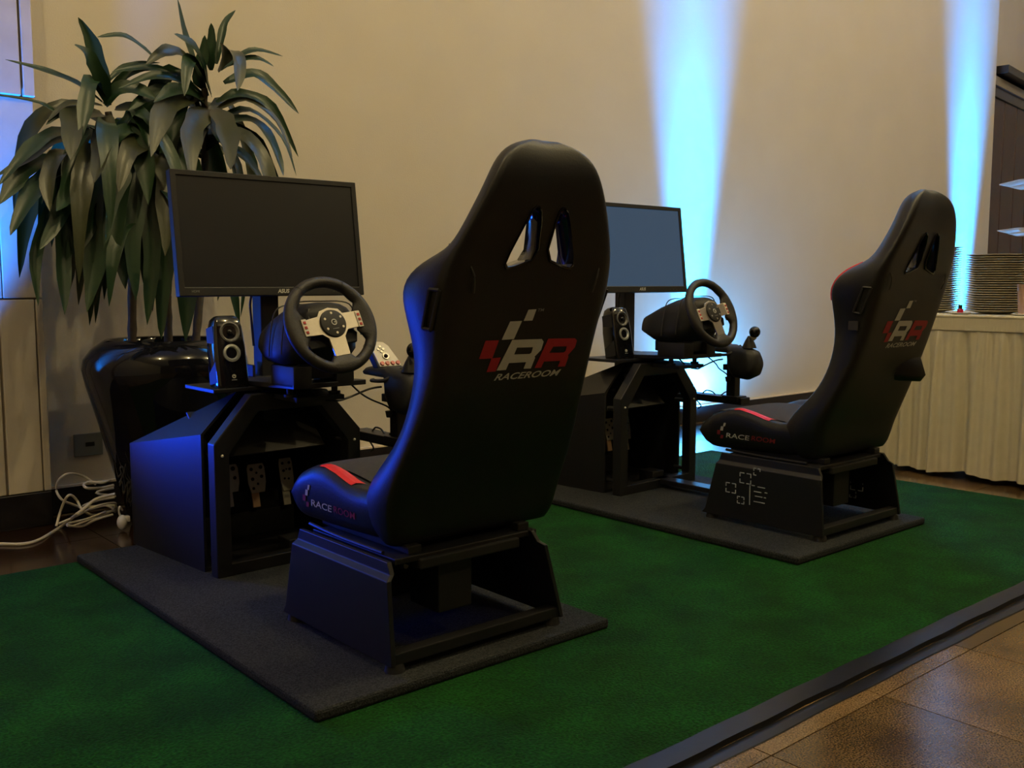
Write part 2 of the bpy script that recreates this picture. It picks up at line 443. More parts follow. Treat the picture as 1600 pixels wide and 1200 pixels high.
cpart(B().slab([bl, mir(bl), mir(bl0), bl0], .008), 'back_panel', 'blackmetal', smooth=False)
cpart(B().box((-.28, FY, ZM), (.20, BY - .01, ZM + .012)), 'bottom_panel', 'blackmetal', smooth=False)
outer = [(CX + x, z) for x, z in [(-.252, ZM), (-.252, .435), (-.130, .572), (.130, .572), (.252, .435), (.252, ZM)]]
inner = [(CX + x, z) for x, z in [(-.205, .075), (-.205, .400), (-.108, .520), (.108, .520), (.205, .400), (.205, .075)]]
def ring_plate(outer, inner, y0, y1):
    b = B(); n = len(outer)
    V = lambda p, y: b.bm.verts.new((p[0], y, p[1]))
    oa, ob = [V(p, y0) for p in outer], [V(p, y1) for p in outer]; ia, ib = [V(p, y0) for p in inner], [V(p, y1) for p in inner]
    for i in range(n):
        j = (i + 1) % n
        for q in ((oa[i], oa[j], ia[j], ia[i]), (ob[j], ob[i], ib[i], ib[j]), (oa[j], oa[i], ob[i], ob[j]), (ia[i], ia[j], ib[j], ib[i])): b.bm.faces.new(q)
    return b
ff = cpart(ring_plate(outer, inner, 2.70, 2.742), 'front_frame', 'blackmetal', smooth=False, bevel=.003)
for x, z in ((-.262, .09), (-.262, .39), (.182, .09), (.182, .39), (-.15, .545), (.07, .545)): cpart(B().cyl((x, 2.742, z), (x, FY + .004, z), .009, seg=12), 'standoff', 'blackmatt')
cpart(B().slab([(-.245, 2.84, .37), (.165, 2.84, .37), (.165, 2.98, .50), (-.245, 2.98, .50)], .006), 'inner_panel', 'inner', smooth=False)
for (x, z) in [(-.268, .40), (.188, .40)]:
    B().ball((x, 2.698, z), .0045, 10).xf(CM).done('screw', 'steel', ff)
cab_shelf = B().box((-.262, 2.74, .578), (.10, 2.95, .590)).done('shelf', 'blackmetal', cab, smooth=False, bevel=.002)
B().box((-.13, 2.50, .585), (.11, 2.93, .600)).xf(T(0, 2.93, .6) @ R(-2, 'X') @ T(0, -2.93, -.6)).done('wheel_deck', 'blackmetal', cab, smooth=False, bevel=.002)
B().slab([(-.09, 2.56, .568), (.07, 2.56, .568), (.07, 2.90, .574), (-.09, 2.90, .574)], .014).done('deck_brace', 'blackmatt', cab, smooth=False)
B().box((-.012, 2.93, .40), (.052, 2.99, 1.05)).done('monitor_post', 'blackmetal', cab, smooth=False, bevel=.003)
B().box((-.055, 2.915, .590), (.08, 3.0, .602)).box((-.05, 2.92, .602), (-.04, 2.99, .64)).done('post_foot', 'blackmetal', cab, smooth=False, bevel=.002)
B().box((.235, 2.49, .388), (.300, 2.80, .418)).box((.19, 2.76, .390), (.295, 2.80, .416)).done('shifter_arm', 'blackmetal', cab, smooth=False, bevel=.003)
for p in [[(.27, 2.72, .418), (.27, 2.70, .432), (.27, 2.67, .430), (.27, 2.65, .418)], [(.27, 2.62, .418), (.27, 2.59, .436), (.27, 2.56, .432), (.275, 2.545, .42)], [(.28, 2.77, .39), (.285, 2.74, .36), (.29, 2.76, .345)]]:
    B().tube(p, .003, 6).done('cable_loop', 'blackcable', cab)
B().box((.238, 2.525, .418), (.276, 2.570, .600)).box((.22, 2.50, .40), (.29, 2.58, .424)).done('shifter_post', 'blackmetal', cab, smooth=False, bevel=.003)
B().ball((.215, 2.785, .428), .009, 10).done('bolt', 'blackmatt', cab)
B().box((-.03, 2.24, .055), (.04, 2.76, .075)).box((-.03, 2.74, ZM), (.04, 2.82, .10)).done('floor_rail', 'blackmetal', cab, smooth=False, bevel=.003)

# --- pedals
ped = simthing('pedal_set', 'three perforated metal pedals inside the black cabinet by the potted plant', 'pedals')
B().box((-.17, 3.05, ZM + .012), (.155, 3.2, .135), bev=.006).box((-.16, 3.06, .13), (.150, 3.19, .20), bev=.006).done('pedal_base', 'blackmatt', ped)
def pedal(x, z0, w, h, holes, arm):
    mtx = T(x, 3.03, z0) @ R(90 - 12, 'X') @ T(0, 0, 0)
    poly = [(-w * .38, 0), (w * .38, 0), (w * .5, h * .35), (w * .5, h * .85), (w * .42, h), (-w * .42, h), (-w * .5, h * .85), (-w * .5, h * .35)]
    pl = B().prism(poly, mtx, .006).done('pedal_plate', 'steel', ped, smooth=False, bevel=.0015)
    for hx, hy, r in holes:
        B().cyl(mtx @ Vector((hx * w, hy * h, .0055)), mtx @ Vector((hx * w, hy * h, .0072)), r, seg=12).done('pedal_hole', 'blackmatt', pl)
    a = mtx @ Vector((-w * .12, -.045, -.004)); c = mtx @ Vector((-w * .12, .03, -.004))
    B().box((-.013 - w * .12, -.048, -.008), (.013 - w * .12, .03, -.001), mtx).done('pedal_arm', arm, ped, smooth=False, bevel=.001)
H6 = [(-.27, .82, .006), (.27, .86, .0065), (0, .68, .004), (-.25, .48, .006), (.27, .54, .006), (.02, .30, .004), (-.25, .16, .005)]
H5 = [(-.25, .85, .005), (.25, .85, .005), (-.22, .62, .005), (.25, .65, .005), (0, .66, .003), (-.2, .38, .004), (.1, .36, .004)]
pedal(-.085, .212, .062, .092, [(.2, .84, .0075), (-.2, .66, .004), (.25, .5, .006), (-.15, .22, .004), (-.3, .84, .004)], 'steel')
pedal(.010, .198, .064, .098, H6, 'copper')
pedal(.122, .190, .050, .112, H5, 'steel')

# --- monitor
mon = simthing('monitor', 'black widescreen monitor with dark blank screen in front of the potted plant', 'monitor')
MW, MH = .644, .383
MM = T(.024, 2.878, .862) @ R(-7, 'X')       # bottom centre of the front face, tilted back
b = B()
o4 = [(-MW / 2, 0), (-MW / 2, MH), (MW / 2, MH), (MW / 2, 0)]; i4 = [(-MW / 2 + .018, .027), (-MW / 2 + .018, MH - .017), (MW / 2 - .018, MH - .017), (MW / 2 - .018, .027)]
ring_plate(o4, i4, 0, .012).xf(MM).done('bezel', 'blackmatt', mon, smooth=False, bevel=.002)
B().box((-MW / 2 + .001, .010, .001), (MW / 2 - .001, .030, MH - .001)).box((-MW / 2 + .08, .03, .05), (MW / 2 - .08, .052, MH - .05), bev=.008).xf(MM).done('back_cover', 'blackmatt', mon, smooth=False)
B().box((-MW / 2 + .015, .004, .024), (MW / 2 - .015, .009, MH - .014)).xf(MM).done('screen', 'screen', mon, smooth=False)
B().box((-MW / 2 + .018, .0005, .0255), (MW / 2 - .018, .003, .027)).xf(MM).done('bezel_edge', 'greyprint', mon, smooth=False)
def flat_text(body, size, mtx, m, parent, name='lettering', shear=0, offset=0, label=None, align=True):
    me = text_mesh(body, size, shear, offset)
    if align:
        xs = [v.co.x for v in me.vertices]; cx = (min(xs) + max(xs)) / 2
        me.transform(Matrix.Translation((-cx, 0, 0)))
    me.transform(mtx)
    o = bpy.data.objects.new(name, me); COL.objects.link(o); me.materials.clear(); me.materials.append(M[m]); o.parent = parent
    if label: o['label'] = label
    return o
FRONT = R(90, 'X')       # text in xy -> facing -y
flat_text('ASUS', .017, MM @ T(.02, -.0012, .0085) @ FRONT, 'whiteprint', mon, shear=.2, offset=.0006, label='small maker lettering on the lower bezel')
flat_text('HDMI', .010, MM @ T(-.272, -.0012, .011) @ FRONT, 'greyprint', mon)
for k in range(5):
    B().box((.20 + k * .022, -.001, .011), (.208 + k * .022, .001, .014)).xf(MM).done('bezel_button', 'inner', mon, smooth=False)
B().tube([(-.03, 2.93, .90), (-.045, 2.935, .84), (-.04, 2.94, .78), (-.03, 2.95, .70)], .004, 6).done('cable', 'blackcable', mon)

# --- speaker
spk = simthing('speaker', 'small glossy black two way speaker on the cabinet shelf before the plant', 'speaker')
SM = T(-.190, 2.752, .5905) @ R(-3, 'Z') @ R(-11, 'X')
def srect(w, y0, y1, z, rnd=.010):
    P = [(-w / 2, y0), (w / 2, y0), (w / 2 * .96, y1), (-w / 2 * .96, y1)]
    Q = []
    for i in range(4):
        a, p, c = Vector(P[i - 1]), Vector(P[i]), Vector(P[(i + 1) % 4])
        Q += [p + (a - p).normalized() * rnd, p + ((a - p).normalized() + (c - p).normalized()) * rnd * .3, p + (c - p).normalized() * rnd]
    return [(q.x, q.y, z) for q in Q]
b = B(); b.loft([srect(.092, 0, .078, 0), srect(.096, -.002, .082, .01), srect(.096, -.002, .082, .12), srect(.088, 0, .076, .185), srect(.076, .004, .066, .212), srect(.060, .014, .056, .220)])
b.xf(SM).done('housing', 'gloss', spk, angle=50)
B().slab([(-.0488, .012, .018), (-.0468, .076, .018), (-.0440, .070, .190), (-.0458, .012, .190)][::-1], .0012).xf(SM).done('side_cheek', 'blackmatt', spk, smooth=False, bevel=.001)
def disc_ring(c, r0, r1, depth, m, name, par):
    prof = [(r1, 0), (r1 - .001, -.004), ((r0 + r1) / 2, -.005), (r0, -.002), (r0 * .5, depth), (.0005, depth * .9)]
    return B().lathe(prof, seg=28).xf(SM @ T(c[0], -.0015, c[1]) @ R(-90, 'X')).done(name, m, par)
disc_ring((0, .168), .024, .030, .010, 'cone', 'tweeter', spk)
B().lathe([(.031, .0), (.031, -.004), (.0275, -.005), (.0275, 0)], seg=28).xf(SM @ T(0, -.0012, .168) @ R(-90, 'X')).done('tweeter_ring', 'cone', spk, label='dim grey ring round the upper driver')
B().ball((0, 0, 0), .008, 12, (1, 1, .6)).xf(SM @ T(0, -.003, .168) @ R(90, 'X')).done('dust_cap', 'gloss', spk)
B().lathe([(.027, 0), (.0265, -.005), (.020, -.006), (.013, .004), (.010, .012)], seg=28).xf(SM @ T(0, -.0012, .104) @ R(-90, 'X')).done('port_ring', 'ring', spk, label='silver flared ring of the lower port')
B().cyl((0, 0, 0), (0, .004, 0), .0125, seg=20).xf(SM @ T(0, -.0015, .104)).done('port_hole', 'blackmatt', spk)
B().lathe([(.006, 0), (.006, -.0015), (.0035, -.0015), (.0035, 0)], seg=16).box((-.001, -.003, -.0015), (.006, .0, 0)).xf(SM @ T(0, -.0022, .034) @ R(-90, 'X')).done('emblem', 'whiteprint', spk)
B().box((-.008, -.0035, .022), (.008, -.0022, .0245)).xf(SM).done('emblem_line', 'greyprint', spk, smooth=False)

# --- steering wheel
whl = simthing('steering_wheel', 'black leather steering wheel with three silver spokes before the potted plant', 'steering wheel')
HUB = Vector((-.040, 2.440, .784)); TILT = 22
WM = T(*HUB) @ R(90 - TILT, 'X') @ R(7, 'Z') @ Matrix.Scale(1.035, 4)   # x right, y up the wheel, z towards the driver
b = B(); rings = []; N = 72
for i in range(N):
    a = 2 * pi * i / N; dg = (math.degrees(a)) % 360
    def hump(c, half, soft):
        d = abs((dg - c + 180) % 360 - 180); return max(0., min(1., (half + soft - d) / soft))
    inn = max(hump(0, 20, 10), hump(180, 20, 10)) * .030 + hump(270, 13, 7) * .034 + max(hump(38, 4, 10), hump(142, 4, 10)) * .006
    ring = []
    for k in range(14):
        t = 2 * pi * k / 14; c, s_ = cos(t), sin(t)
        rr = .1245 + (.0160 * c if c > 0 else (.0155 + inn) * c); zz = (.0150 if c > -.3 else .0150 * (1 - .45 * min(1, inn / .03) * (-c))) * s_
        ring.append((rr * cos(a), rr * sin(a), zz))
    rings.append(ring)
rings.append(rings[0]); b.loft(rings, cap=False).xf(WM).done('rim', 'leather', whl, angle=80)
for dg in (58, 122, 222, 318):
    a = radians(dg)
    B().lathe([(.0166, -.0008), (.0170, 0), (.0166, .0008)], seg=18).xf(WM @ R(dg, 'Z') @ T(.1245, 0, 0) @ R(90, 'X')).done('rim_seam', 'blackmatt', whl)
sp = [(-.094, -.024), (-.094, .020), (-.040, .026), (-.03, .04), (0, .047), (.03, .04), (.040, .026), (.094, .026), (.094, -.020), (.042, -.022), (.026, -.040), (.0235, -.092), (-.0235, -.092), (-.026, -.040), (-.042, -.026)]
spo = B().prism(sp, WM @ T(0, 0, .004), .005).done('spoke_plate', 'chrome', whl, smooth=False, bevel=.001, label='silver three armed spoke plate')
hb = B().lathe([(.0005, .0125), (.030, .0125), (.038, .0105), (.040, .006), (.040, .002)], seg=36).xf(WM @ T(0, 0, .004)).done('hub_cap', 'blackmatt', whl)
for k in range(6):
    a = radians(30 + 60 * k)
    B().cyl(WM @ Vector((.0285 * cos(a), .0285 * sin(a), .0155)), WM @ Vector((.0285 * cos(a), .0285 * sin(a), .0175)), .0045, .0035, 12).done('hub_screw', 'chrome', hb)
B().lathe([(.009, 0), (.009, .0012), (.006, .0012), (.006, 0)], seg=18).box((0, -.002, 0), (.0085, .002, .0012)).xf(WM @ T(0, .002, .0168)).done('emblem', 'whiteprint', hb)
B().box((-.010, -.0175, .0168), (.010, -.0155, .0176)).xf(WM).done('emblem_line', 'greyprint', hb, smooth=False)
for sx in (-1, 1):
    stp = B().box((sx * .086 - .0075, -.024 + (.002 if sx > 0 else 0), .008), (sx * .086 + .0075, .024, .0115)).xf(WM).done('button_strip', 'whiteplastic', whl, smooth=False, bevel=.001, label='pale strip with three red buttons')
    for k in (-1, 0, 1):
        B().box((sx * .086 - .004, k * .014 - .0038, .0112), (sx * .086 + .004, k * .014 + .0038, .0135)).xf(WM).done('red_button', 'redbutton', stp, smooth=False, bevel=.0008)
for sx in (-1, 1):
    B().prism([(sx * .018, -.03), (sx * .060, -.012), (sx * .058, .010), (sx * .044, .060), (sx * .036, .060), (sx * .030, .012)][::sx], WM @ T(0, 0, -.022), .005).done('shift_paddle', 'inner', whl, smooth=False, bevel=.001)
    B().prism([(sx * .012, -.055), (sx * .075, -.055), (sx * .085, -.028), (sx * .070, -.012), (sx * .02, -.012)][::sx], WM @ T(0, 0, -.026), .010).done('paddle_housing', 'blackmatt', whl, smooth=False, bevel=.003)
B().box((.088, -.040, -.012), (.098, -.022, -.004)).xf(WM).done('paddle_sticker', 'whiteprint', whl, smooth=False, bevel=.001)
b = B(); rings = []
for (y, hx, z0, z1, cx) in [(2.455, .045, .745, .822, -.035), (2.47, .075, .715, .838, -.03), (2.50, .105, .680, .846, -.03), (2.56, .118, .655, .842, -.03), (2.575, .120, .655, .838, -.03), (2.66, .112, .660, .806, -.03), (2.735, .090, .694, .770, -.03), (2.752, .070, .705, .756, -.03)]:
    P = chaikin([(cx - hx, z0), (cx + hx, z0), (cx + hx * 1.0, (z0 + z1) / 2), (cx + hx * .78, z1), (cx - hx * .78, z1), (cx - hx * 1.0, (z0 + z1) / 2)], 2)
    rings.append([(x, y, z) for x, z in P])
b.loft(rings).done('wheel_base', 'blackmatt', whl, angle=50)
for y, z0, z1 in ((2.515, .70, .848), (2.59, .69, .838)):
    B().tube([(-.152, y + .012, z0), (-.149, y + .004, (z0 + z1) / 2), (-.125, y, z1 - .008), (-.03, y, z1 + .001), (.065, y, z1 - .008), (.09, y + .004, (z0 + z1) / 2)], .0022, 6).done('base_groove', 'inner', whl)
B().box((-.13, 2.50, .600), (-.07, 2.64, .665), bev=.006).box((.01, 2.50, .600), (.07, 2.64, .665), bev=.006).box((-.10, 2.52, .625), (.04, 2.68, .67), bev=.006).done('clamp', 'blackmatt', whl)
for x in (-.09, .06): B().cyl((x, 2.60, .60), (x, 2.60, .568), .010, .009, 12).cyl((x, 2.60, .576), (x, 2.60, .568), .018, seg=14).done('clamp_knob', 'blackmatt', whl)
B().tube([(-.03, 2.66, .64), (.0, 2.60, .565), (.05, 2.58, .548), (.11, 2.60, .552), (.17, 2.58, .575), (.21, 2.57, .58)], .0035, 6).done('cable', 'blackcable', whl)
B().tube([(.09, 2.56, .60), (.11, 2.53, .57), (.16, 2.55, .545), (.22, 2.56, .52), (.245, 2.56, .50)], .0028, 6).done('cable', 'blackcable', whl)

# --- gear shifter
shf = simthing('gear_shifter', 'gear shifter with pale button panel and ball knob left of near seat', 'gear shifter')
b = B(); rings = []
for (y, x0, x1, z0, z1) in [(2.412, .212, .275, .545, .60), (2.425, .204, .284, .515, .622), (2.46, .198, .288, .499, .634), (2.515, .198, .288, .504, .640), (2.535, .200, .288, .530, .642), (2.545, .203, .292, .606, .644), (2.66, .203, .296, .610, .638), (2.675, .21, .290, .616, .630)]:
    P = chaikin([(x0, z0), (x1, z0), (x1 + .004, (z0 + z1) / 2), (x1 - .012, z1), (x0 + .012, z1), (x0 - .004, (z0 + z1) / 2)], 2)
    rings.append([(x, y, z) for x, z in P])
b.loft(rings).done('shifter_body', 'blackmatt', shf, angle=60)
PMx = T(.256, 2.588, .640) @ R(54, 'X')
pp = [(-.040, 0), (.040, 0), (.036, .025), (.020, .075), (.006, .090), (-.018, .092), (-.036, .082), (-.044, .062)]
B().prism([(x * 1.10, y * 1.05 - .003) for x, y in pp], PMx @ T(0, 0, -.028), .027).done('panel_housing', 'blackmatt', shf, smooth=False, bevel=.004)
pn = B().prism(pp, PMx, .003).done('button_panel', 'whiteplastic', shf, smooth=False, bevel=.001, label='off-white plate carrying the buttons')
for k in range(4): B().cyl(PMx @ Vector((-.029 + k * .0195, .010, .002)), PMx @ Vector((-.029 + k * .0195, .010, .0075)), .0078, .0068, 14).done('red_button', 'redbutton', pn)
B().cyl(PMx @ Vector((-.006, .036, .002)), PMx @ Vector((-.006, .036, .006)), .0125, .0115, 20).ball(PMx @ Vector((-.006, .036, .006)), .007, 10).done('direction_pad', 'gloss', pn)
for dx, dy in ((-.024, .063), (-.015, .072), (-.006, .063), (-.015, .054)): B().cyl(PMx @ Vector((dx, dy, .002)), PMx @ Vector((dx, dy, .006)), .0045, seg=12).done('black_button', 'gloss', pn)
B().lathe([(.030, 0), (.026, .012), (.018, .030), (.008, .048), (.006, .050)], (.246, 2.462, .632), 20).done('boot', 'leather', shf)
B().cyl((.246, 2.462, .67), (.240, 2.438, .70), .005, seg=10).done('stick', 'steel', shf)
B().ball((.236, 2.430, .700), .0235, 20, (1, 1, 1.02)).done('knob', 'gloss', shf)
B().cyl((.236, 2.4315, .677), (.238, 2.436, .668), .011, .006, 14).done('knob_collar', 'steel', shf)
B().cyl((.225, 2.55, .505), (.225, 2.55, .485), .014, .010, 12).box((.205, 2.535, .535), (.23, 2.565, .56), bev=.003).done('clamp', 'blackmatt', shf)
B().tube([(.20, 2.60, .60), (.185, 2.585, .60), (.20, 2.53, .605), (.24, 2.50, .640)], .006, 8).done('edge_band', 'inner', shf)

# --- racing seat
seat = simthing('racing_seat', 'large black vinyl racing bucket seat nearest the camera with red white lettering', 'chair')
#  z, back half width, back y, front half width, front y, wing depth factor
BT = [(.300, .225, 1.835, .225, 1.90, 0), (.318, .243, 1.822, .235, 1.93, 0), (.36, .252, 1.815, .240, 1.96, .3), (.40, .260, 1.806, .243, 1.96, .5), (.45, .262, 1.786, .240, 1.93, 1), (.50, .256, 1.764, .232, 1.876, 1), (.55, .248, 1.742, .224, 1.838, 1),
      (.60, .238, 1.720, .219, 1.815, 1), (.65, .232, 1.699, .215, 1.80, 1), (.70, .230, 1.680, .210, 1.794, 1), (.75, .229, 1.664, .212, 1.792, 1), (.80, .232, 1.650, .228, 1.790, 1),
      (.85, .238, 1.636, .240, 1.794, 1), (.88, .241, 1.628, .245, 1.793, 1), (.91, .241, 1.621, .244, 1.780, 1), (.935, .238, 1.614, .230, 1.762, .9), (.955, .233, 1.608, .210, 1.735, .7), (.972, .227, 1.603, .187, 1.706, .4), (.99, .220, 1.598, .173, 1.688, .15),
      (1.02, .206, 1.588, .162, 1.672, 0), (1.05, .191, 1.580, .153, 1.660, 0), (1.08, .176, 1.573, .142, 1.648, 0), (1.11, .160, 1.567, .131, 1.640, 0), (1.14, .144, 1.564, .120, 1.634, 0), (1.165, .127, 1.566, .107, 1.630, 0), (1.185, .103, 1.572, .088, 1.624, 0), (1.198, .073, 1.580, .064, 1.616, 0), (1.206, .035, 1.590, .03, 1.606, 0)]
b = B(); rings = []
zs = []
for p, q in zip(BT, BT[1:]): zs += [p[0], (p[0] + q[0]) / 2]
zs.append(BT[-1][0])
for z in zs:
    wb, yb, wf, yf, wg = lerp_table(BT, z)
    wb *= 1.02; yc = yf + .012 - wg * min(.085, (yf - yb) * .62)
    if .90 < z < 1.085: yc = min(yc, yb + .046)
    elif z <= 1.12 and z >= 1.085: yc = yb + .046 + (z - 1.085) / .035 * (yf + .012 - yb - .046)
    half = [(0, yb + .003), (wb * .55, yb), (wb, yb - .002), (wb * .55 + wf * .45 + .014, yb * .52 + yf * .48), (wf + .004, yf - .004), (wf - .022, yf + .010), (wf - .045, yf + .002), (wf - .058, yc), (0, yc)]
    P = half + [(-x, y) for x, y in half[-2:0:-1]]
    rings.append([(x, y, z) for x, y in chaikin(P, 3, .22)])
for _ in range(3):
    rings = [rings[0]] + [[tuple((a[q] + 2 * m_[q] + c[q]) / 4 for q in range(3)) for a, m_, c in zip(rings[k - 1], rings[k], rings[k + 1])] for k in range(1, len(rings) - 1)] + [rings[-1]]
b.loft(rings)
back = b.done('backrest', 'vinyl', seat, angle=75)
for pts in ([(-.0974, .9464), (-.0874, .9343), (-.0115, .9573), (-.0225, 1.0484), (-.0360, 1.0620), (-.0520, 1.0500)],):
    for sx in (1, -1):
        P = [(x * sx - (0 if sx > 0 else 0) + (.0 if sx > 0 else .006), z) for x, z in pts]
        P = chaikin(P, 1, .2)
        # cut the slot clean through: split the faces along its outline, drop those inside
        bm = bmesh.new(); bm.from_mesh(back.data); n = len(P)
        x_lo, x_hi, z_lo, z_hi = min(p[0] for p in P) - .03, max(p[0] for p in P) + .03, min(p[1] for p in P) - .03, max(p[1] for p in P) + .03
        for k in range(n):
            (xa, za), (xb, zb) = P[k], P[(k + 1) % n]
            fs_ = [f for f in bm.faces if x_lo < f.calc_center_median().x < x_hi and z_lo < f.calc_center_median().z < z_hi]
            g = list({e for f in fs_ for e in f.edges} | {v for f in fs_ for v in f.verts}) + fs_
            bmesh.ops.bisect_plane(bm, geom=g, plane_co=(xa, 0, za), plane_no=Vector((-(zb - za), 0, xb - xa)).normalized(), dist=1e-6)
        def inside(x, z):
            c = False
            for k in range(n):
                (xa, za), (xb, zb) = P[k], P[(k + 1) % n]
                if (za > z) != (zb > z) and x < (xb - xa) * (z - za) / (zb - za) + xa: c = not c
            return c
        kill = [f for f in bm.faces if inside(f.calc_center_median().x, f.calc_center_median().z)]
        bmesh.ops.delete(bm, geom=kill, context='FACES')
        bm.to_mesh(back.data); bm.free()
        b = B(); rr = [[(x, 0, z) for x, z in P]]
        # raised plastic lip round the opening on the back face
        cx, cz = sum(x for x, z in P) / len(P), sum(z for x, z in P) / len(P)
        def yb_at(z): return lerp_table(BT, z)[1]
        ringsl = []
        for (sc, dy) in ((1.03, .0455), (1.0, .044), (1.0, -.002), (1.03, -.005), (1.10, -.004), (1.13, .004)):
            ringsl.append([(cx + (x - cx) * sc, yb_at(cz + (z - cz) * sc) + .002 + dy, cz + (z - cz) * sc) for x, z in P])
        b.loft(ringsl, cap=False).done('slot_trim', 'gloss', seat)

TREE = {}
def bvh_of(o): 
    bm = bmesh.new(); bm.from_mesh(o.data); t = BVHTree.FromBMesh(bm); bm.free(); return t
def project(me, tree, origin_fn, direction, lift=.0012):
    for v in me.vertices:
        hit, nrm, _, _ = tree.ray_cast(Vector(origin_fn(v.co)), Vector(direction))
        if hit is not None: v.co = hit - Vector(direction) * lift
def poly_decal(polys, tree, name, m, parent, label=None, side=None):
    """polys in (x, z) on the back of the seat: [outline, hole or None]; gridded and laid onto the surface"""
    bm = bmesh.new()
    for out, hole in polys:
        vs = [bm.verts.new((x, 1.0, z)) for x, z in out]
        es_ = [bm.edges.new((vs[i], vs[(i + 1) % len(vs)])) for i in range(len(vs))]
        if hole:
            hs = [bm.verts.new((x, 1.0, z)) for x, z in hole]
            es_ += [bm.edges.new((hs[i], hs[(i + 1) % len(hs)])) for i in range(len(hs))]
        bmesh.ops.triangle_fill(bm, edges=es_, use_beauty=True)
    bmesh.ops.subdivide_edges(bm, edges=bm.edges[:], cuts=2, use_grid_fill=True)
    me = bpy.data.meshes.new(name); bm.to_mesh(me); bm.free()
    project(me, tree, lambda c: (c.x, 1.0, c.z), (0, 1, 0))
    o = bpy.data.objects.new(name, me); COL.objects.link(o); me.materials.append(M[m]); o.parent = parent
    if label: o['label'] = label
    return o
tree = bvh_of(back)
w1 = [(-.0062, .8419), (.0177, .8426), (.0118, .8173), (-.0145, .8169)]; w2 = [(-.0545, .8168), (-.0193, .817), (-.0335, .7766), (-.0699, .7761)]
r1 = [(-.1164, .7761), (-.0776, .7757), (-.0872, .7354), (-.1258, .7359)]; r2 = [(-.0895, .7355), (-.0619, .7364), (-.0688, .7046), (-.0956, .7047)]
R1o = [(-.0381, .7749), (.0512, .7737), (.0585, .7671), (.0562, .7481), (.0402, .7329), (.0427, .7306), (.0371, .7053), (.0147, .706), (.018, .7213), (-.034, .7219), (-.0385, .7065), (-.0666, .7065)]
R1h = [(-.0191, .7566), (.0291, .7556), (.028, .743), (.0232, .7401), (-.0236, .7412)]
R2o = [(.071, .7738), (.1561, .7716), (.1635, .7663), (.1619, .75), (.1445, .7315), (.1474, .7283), (.1441, .7047), (.1204, .7049), (.1241, .719), (.0732, .7199), (.0681, .7057), (.0483, .7058)]
R2h = [(.0917, .7544), (.1342, .7533), (.1342, .7424), (.1292, .7388), (.0838, .74)]
for q, h, mm, lab in ((w1, None, 'whiteprint', 'grey-white check of the printed emblem'), (w2, None, 'whiteprint', 'grey-white check of the printed emblem'), (R1o, R1h, 'whiteprint', 'grey-white letter R printed on the back'),
                      (r1, None, 'redprint', 'red check of the printed emblem'), (r2, None, 'redprint', 'red check of the printed emblem'), (R2o, R2h, 'redprint', 'red letter R printed on the back')):
    poly_decal([(q, h)], tree, 'emblem_letter' if h else 'emblem_check', mm, seat, lab)
def surface_text(body, size, x0, x1, z0, z1, tree, m, parent, shear=.3, label=None, slope=0.0, name='back_lettering'):
    me = text_mesh(body, size, shear, size * .018)
    bm = bmesh.new(); bm.from_mesh(me); bmesh.ops.subdivide_edges(bm, edges=[e for e in bm.edges if e.calc_length() > size * .25], cuts=2); bm.to_mesh(me); bm.free()
    xs = [v.co.x for v in me.vertices]; ys = [v.co.y for v in me.vertices]; a, c, d, e = min(xs), max(xs), min(ys), max(ys)
    for v in me.vertices:
        t = (v.co.x - a) / (c - a)
        v.co = Vector((x0 + (x1 - x0) * t, 1.0, z0 + (z1 - z0) * (v.co.y - d) / (e - d) + slope * t))
    project(me, tree, lambda p: (p.x, 1.0, p.z), (0, 1, 0))
    o = bpy.data.objects.new(name, me); COL.objects.link(o); me.materials.clear(); me.materials.append(M[m]); o.parent = parent
    if label: o['label'] = label
    return o
surface_text('RACEROOM', .02, -.068, .134, .6830, .6985, tree, 'whiteprint', seat, .35, 'grey-white word printed under the emblem')
surface_text('TM', .01, .022, .041, .8375, .8440, tree, 'greyprint', seat, .1)

# seams, belt guides, wing piping, flap
for sx in (-1, 1):
    B().tube([(sx * .204, 1.668, .982), (sx * .205, 1.645, .972), (sx * .196, 1.620, .95), (sx * .182, 1.612, .915), (sx * .176, 1.622, .88)], .0022, 6).done('seam', 'inner', seat)
    pts = []
    for z in (.845, .87, .895, .92, .94, .955, .968):
        wb, yb, wf, yf, wg = lerp_table(BT, z); pts.append((sx * (wf - .024), yf + .009, z))
    B().tube(pts, .005, 8).done('wing_piping', 'red', seat, label='red piping round the shoulder wing')
    bgb = B(); P = []
    for a, c in [(1.644, .886), (1.668, .888), (1.704, .806), (1.680, .802)]:
        h = tree.ray_cast(Vector((sx, a, c)), Vector((-sx, 0, 0)))[0]; P.append((h.x + sx * .004, a, c))
    for k in range(4): bgb.tube([P[k], P[(k + 1) % 4]], .0045, 6, smooth=False)
    bgb.done('belt_guide', 'blackmatt', seat)
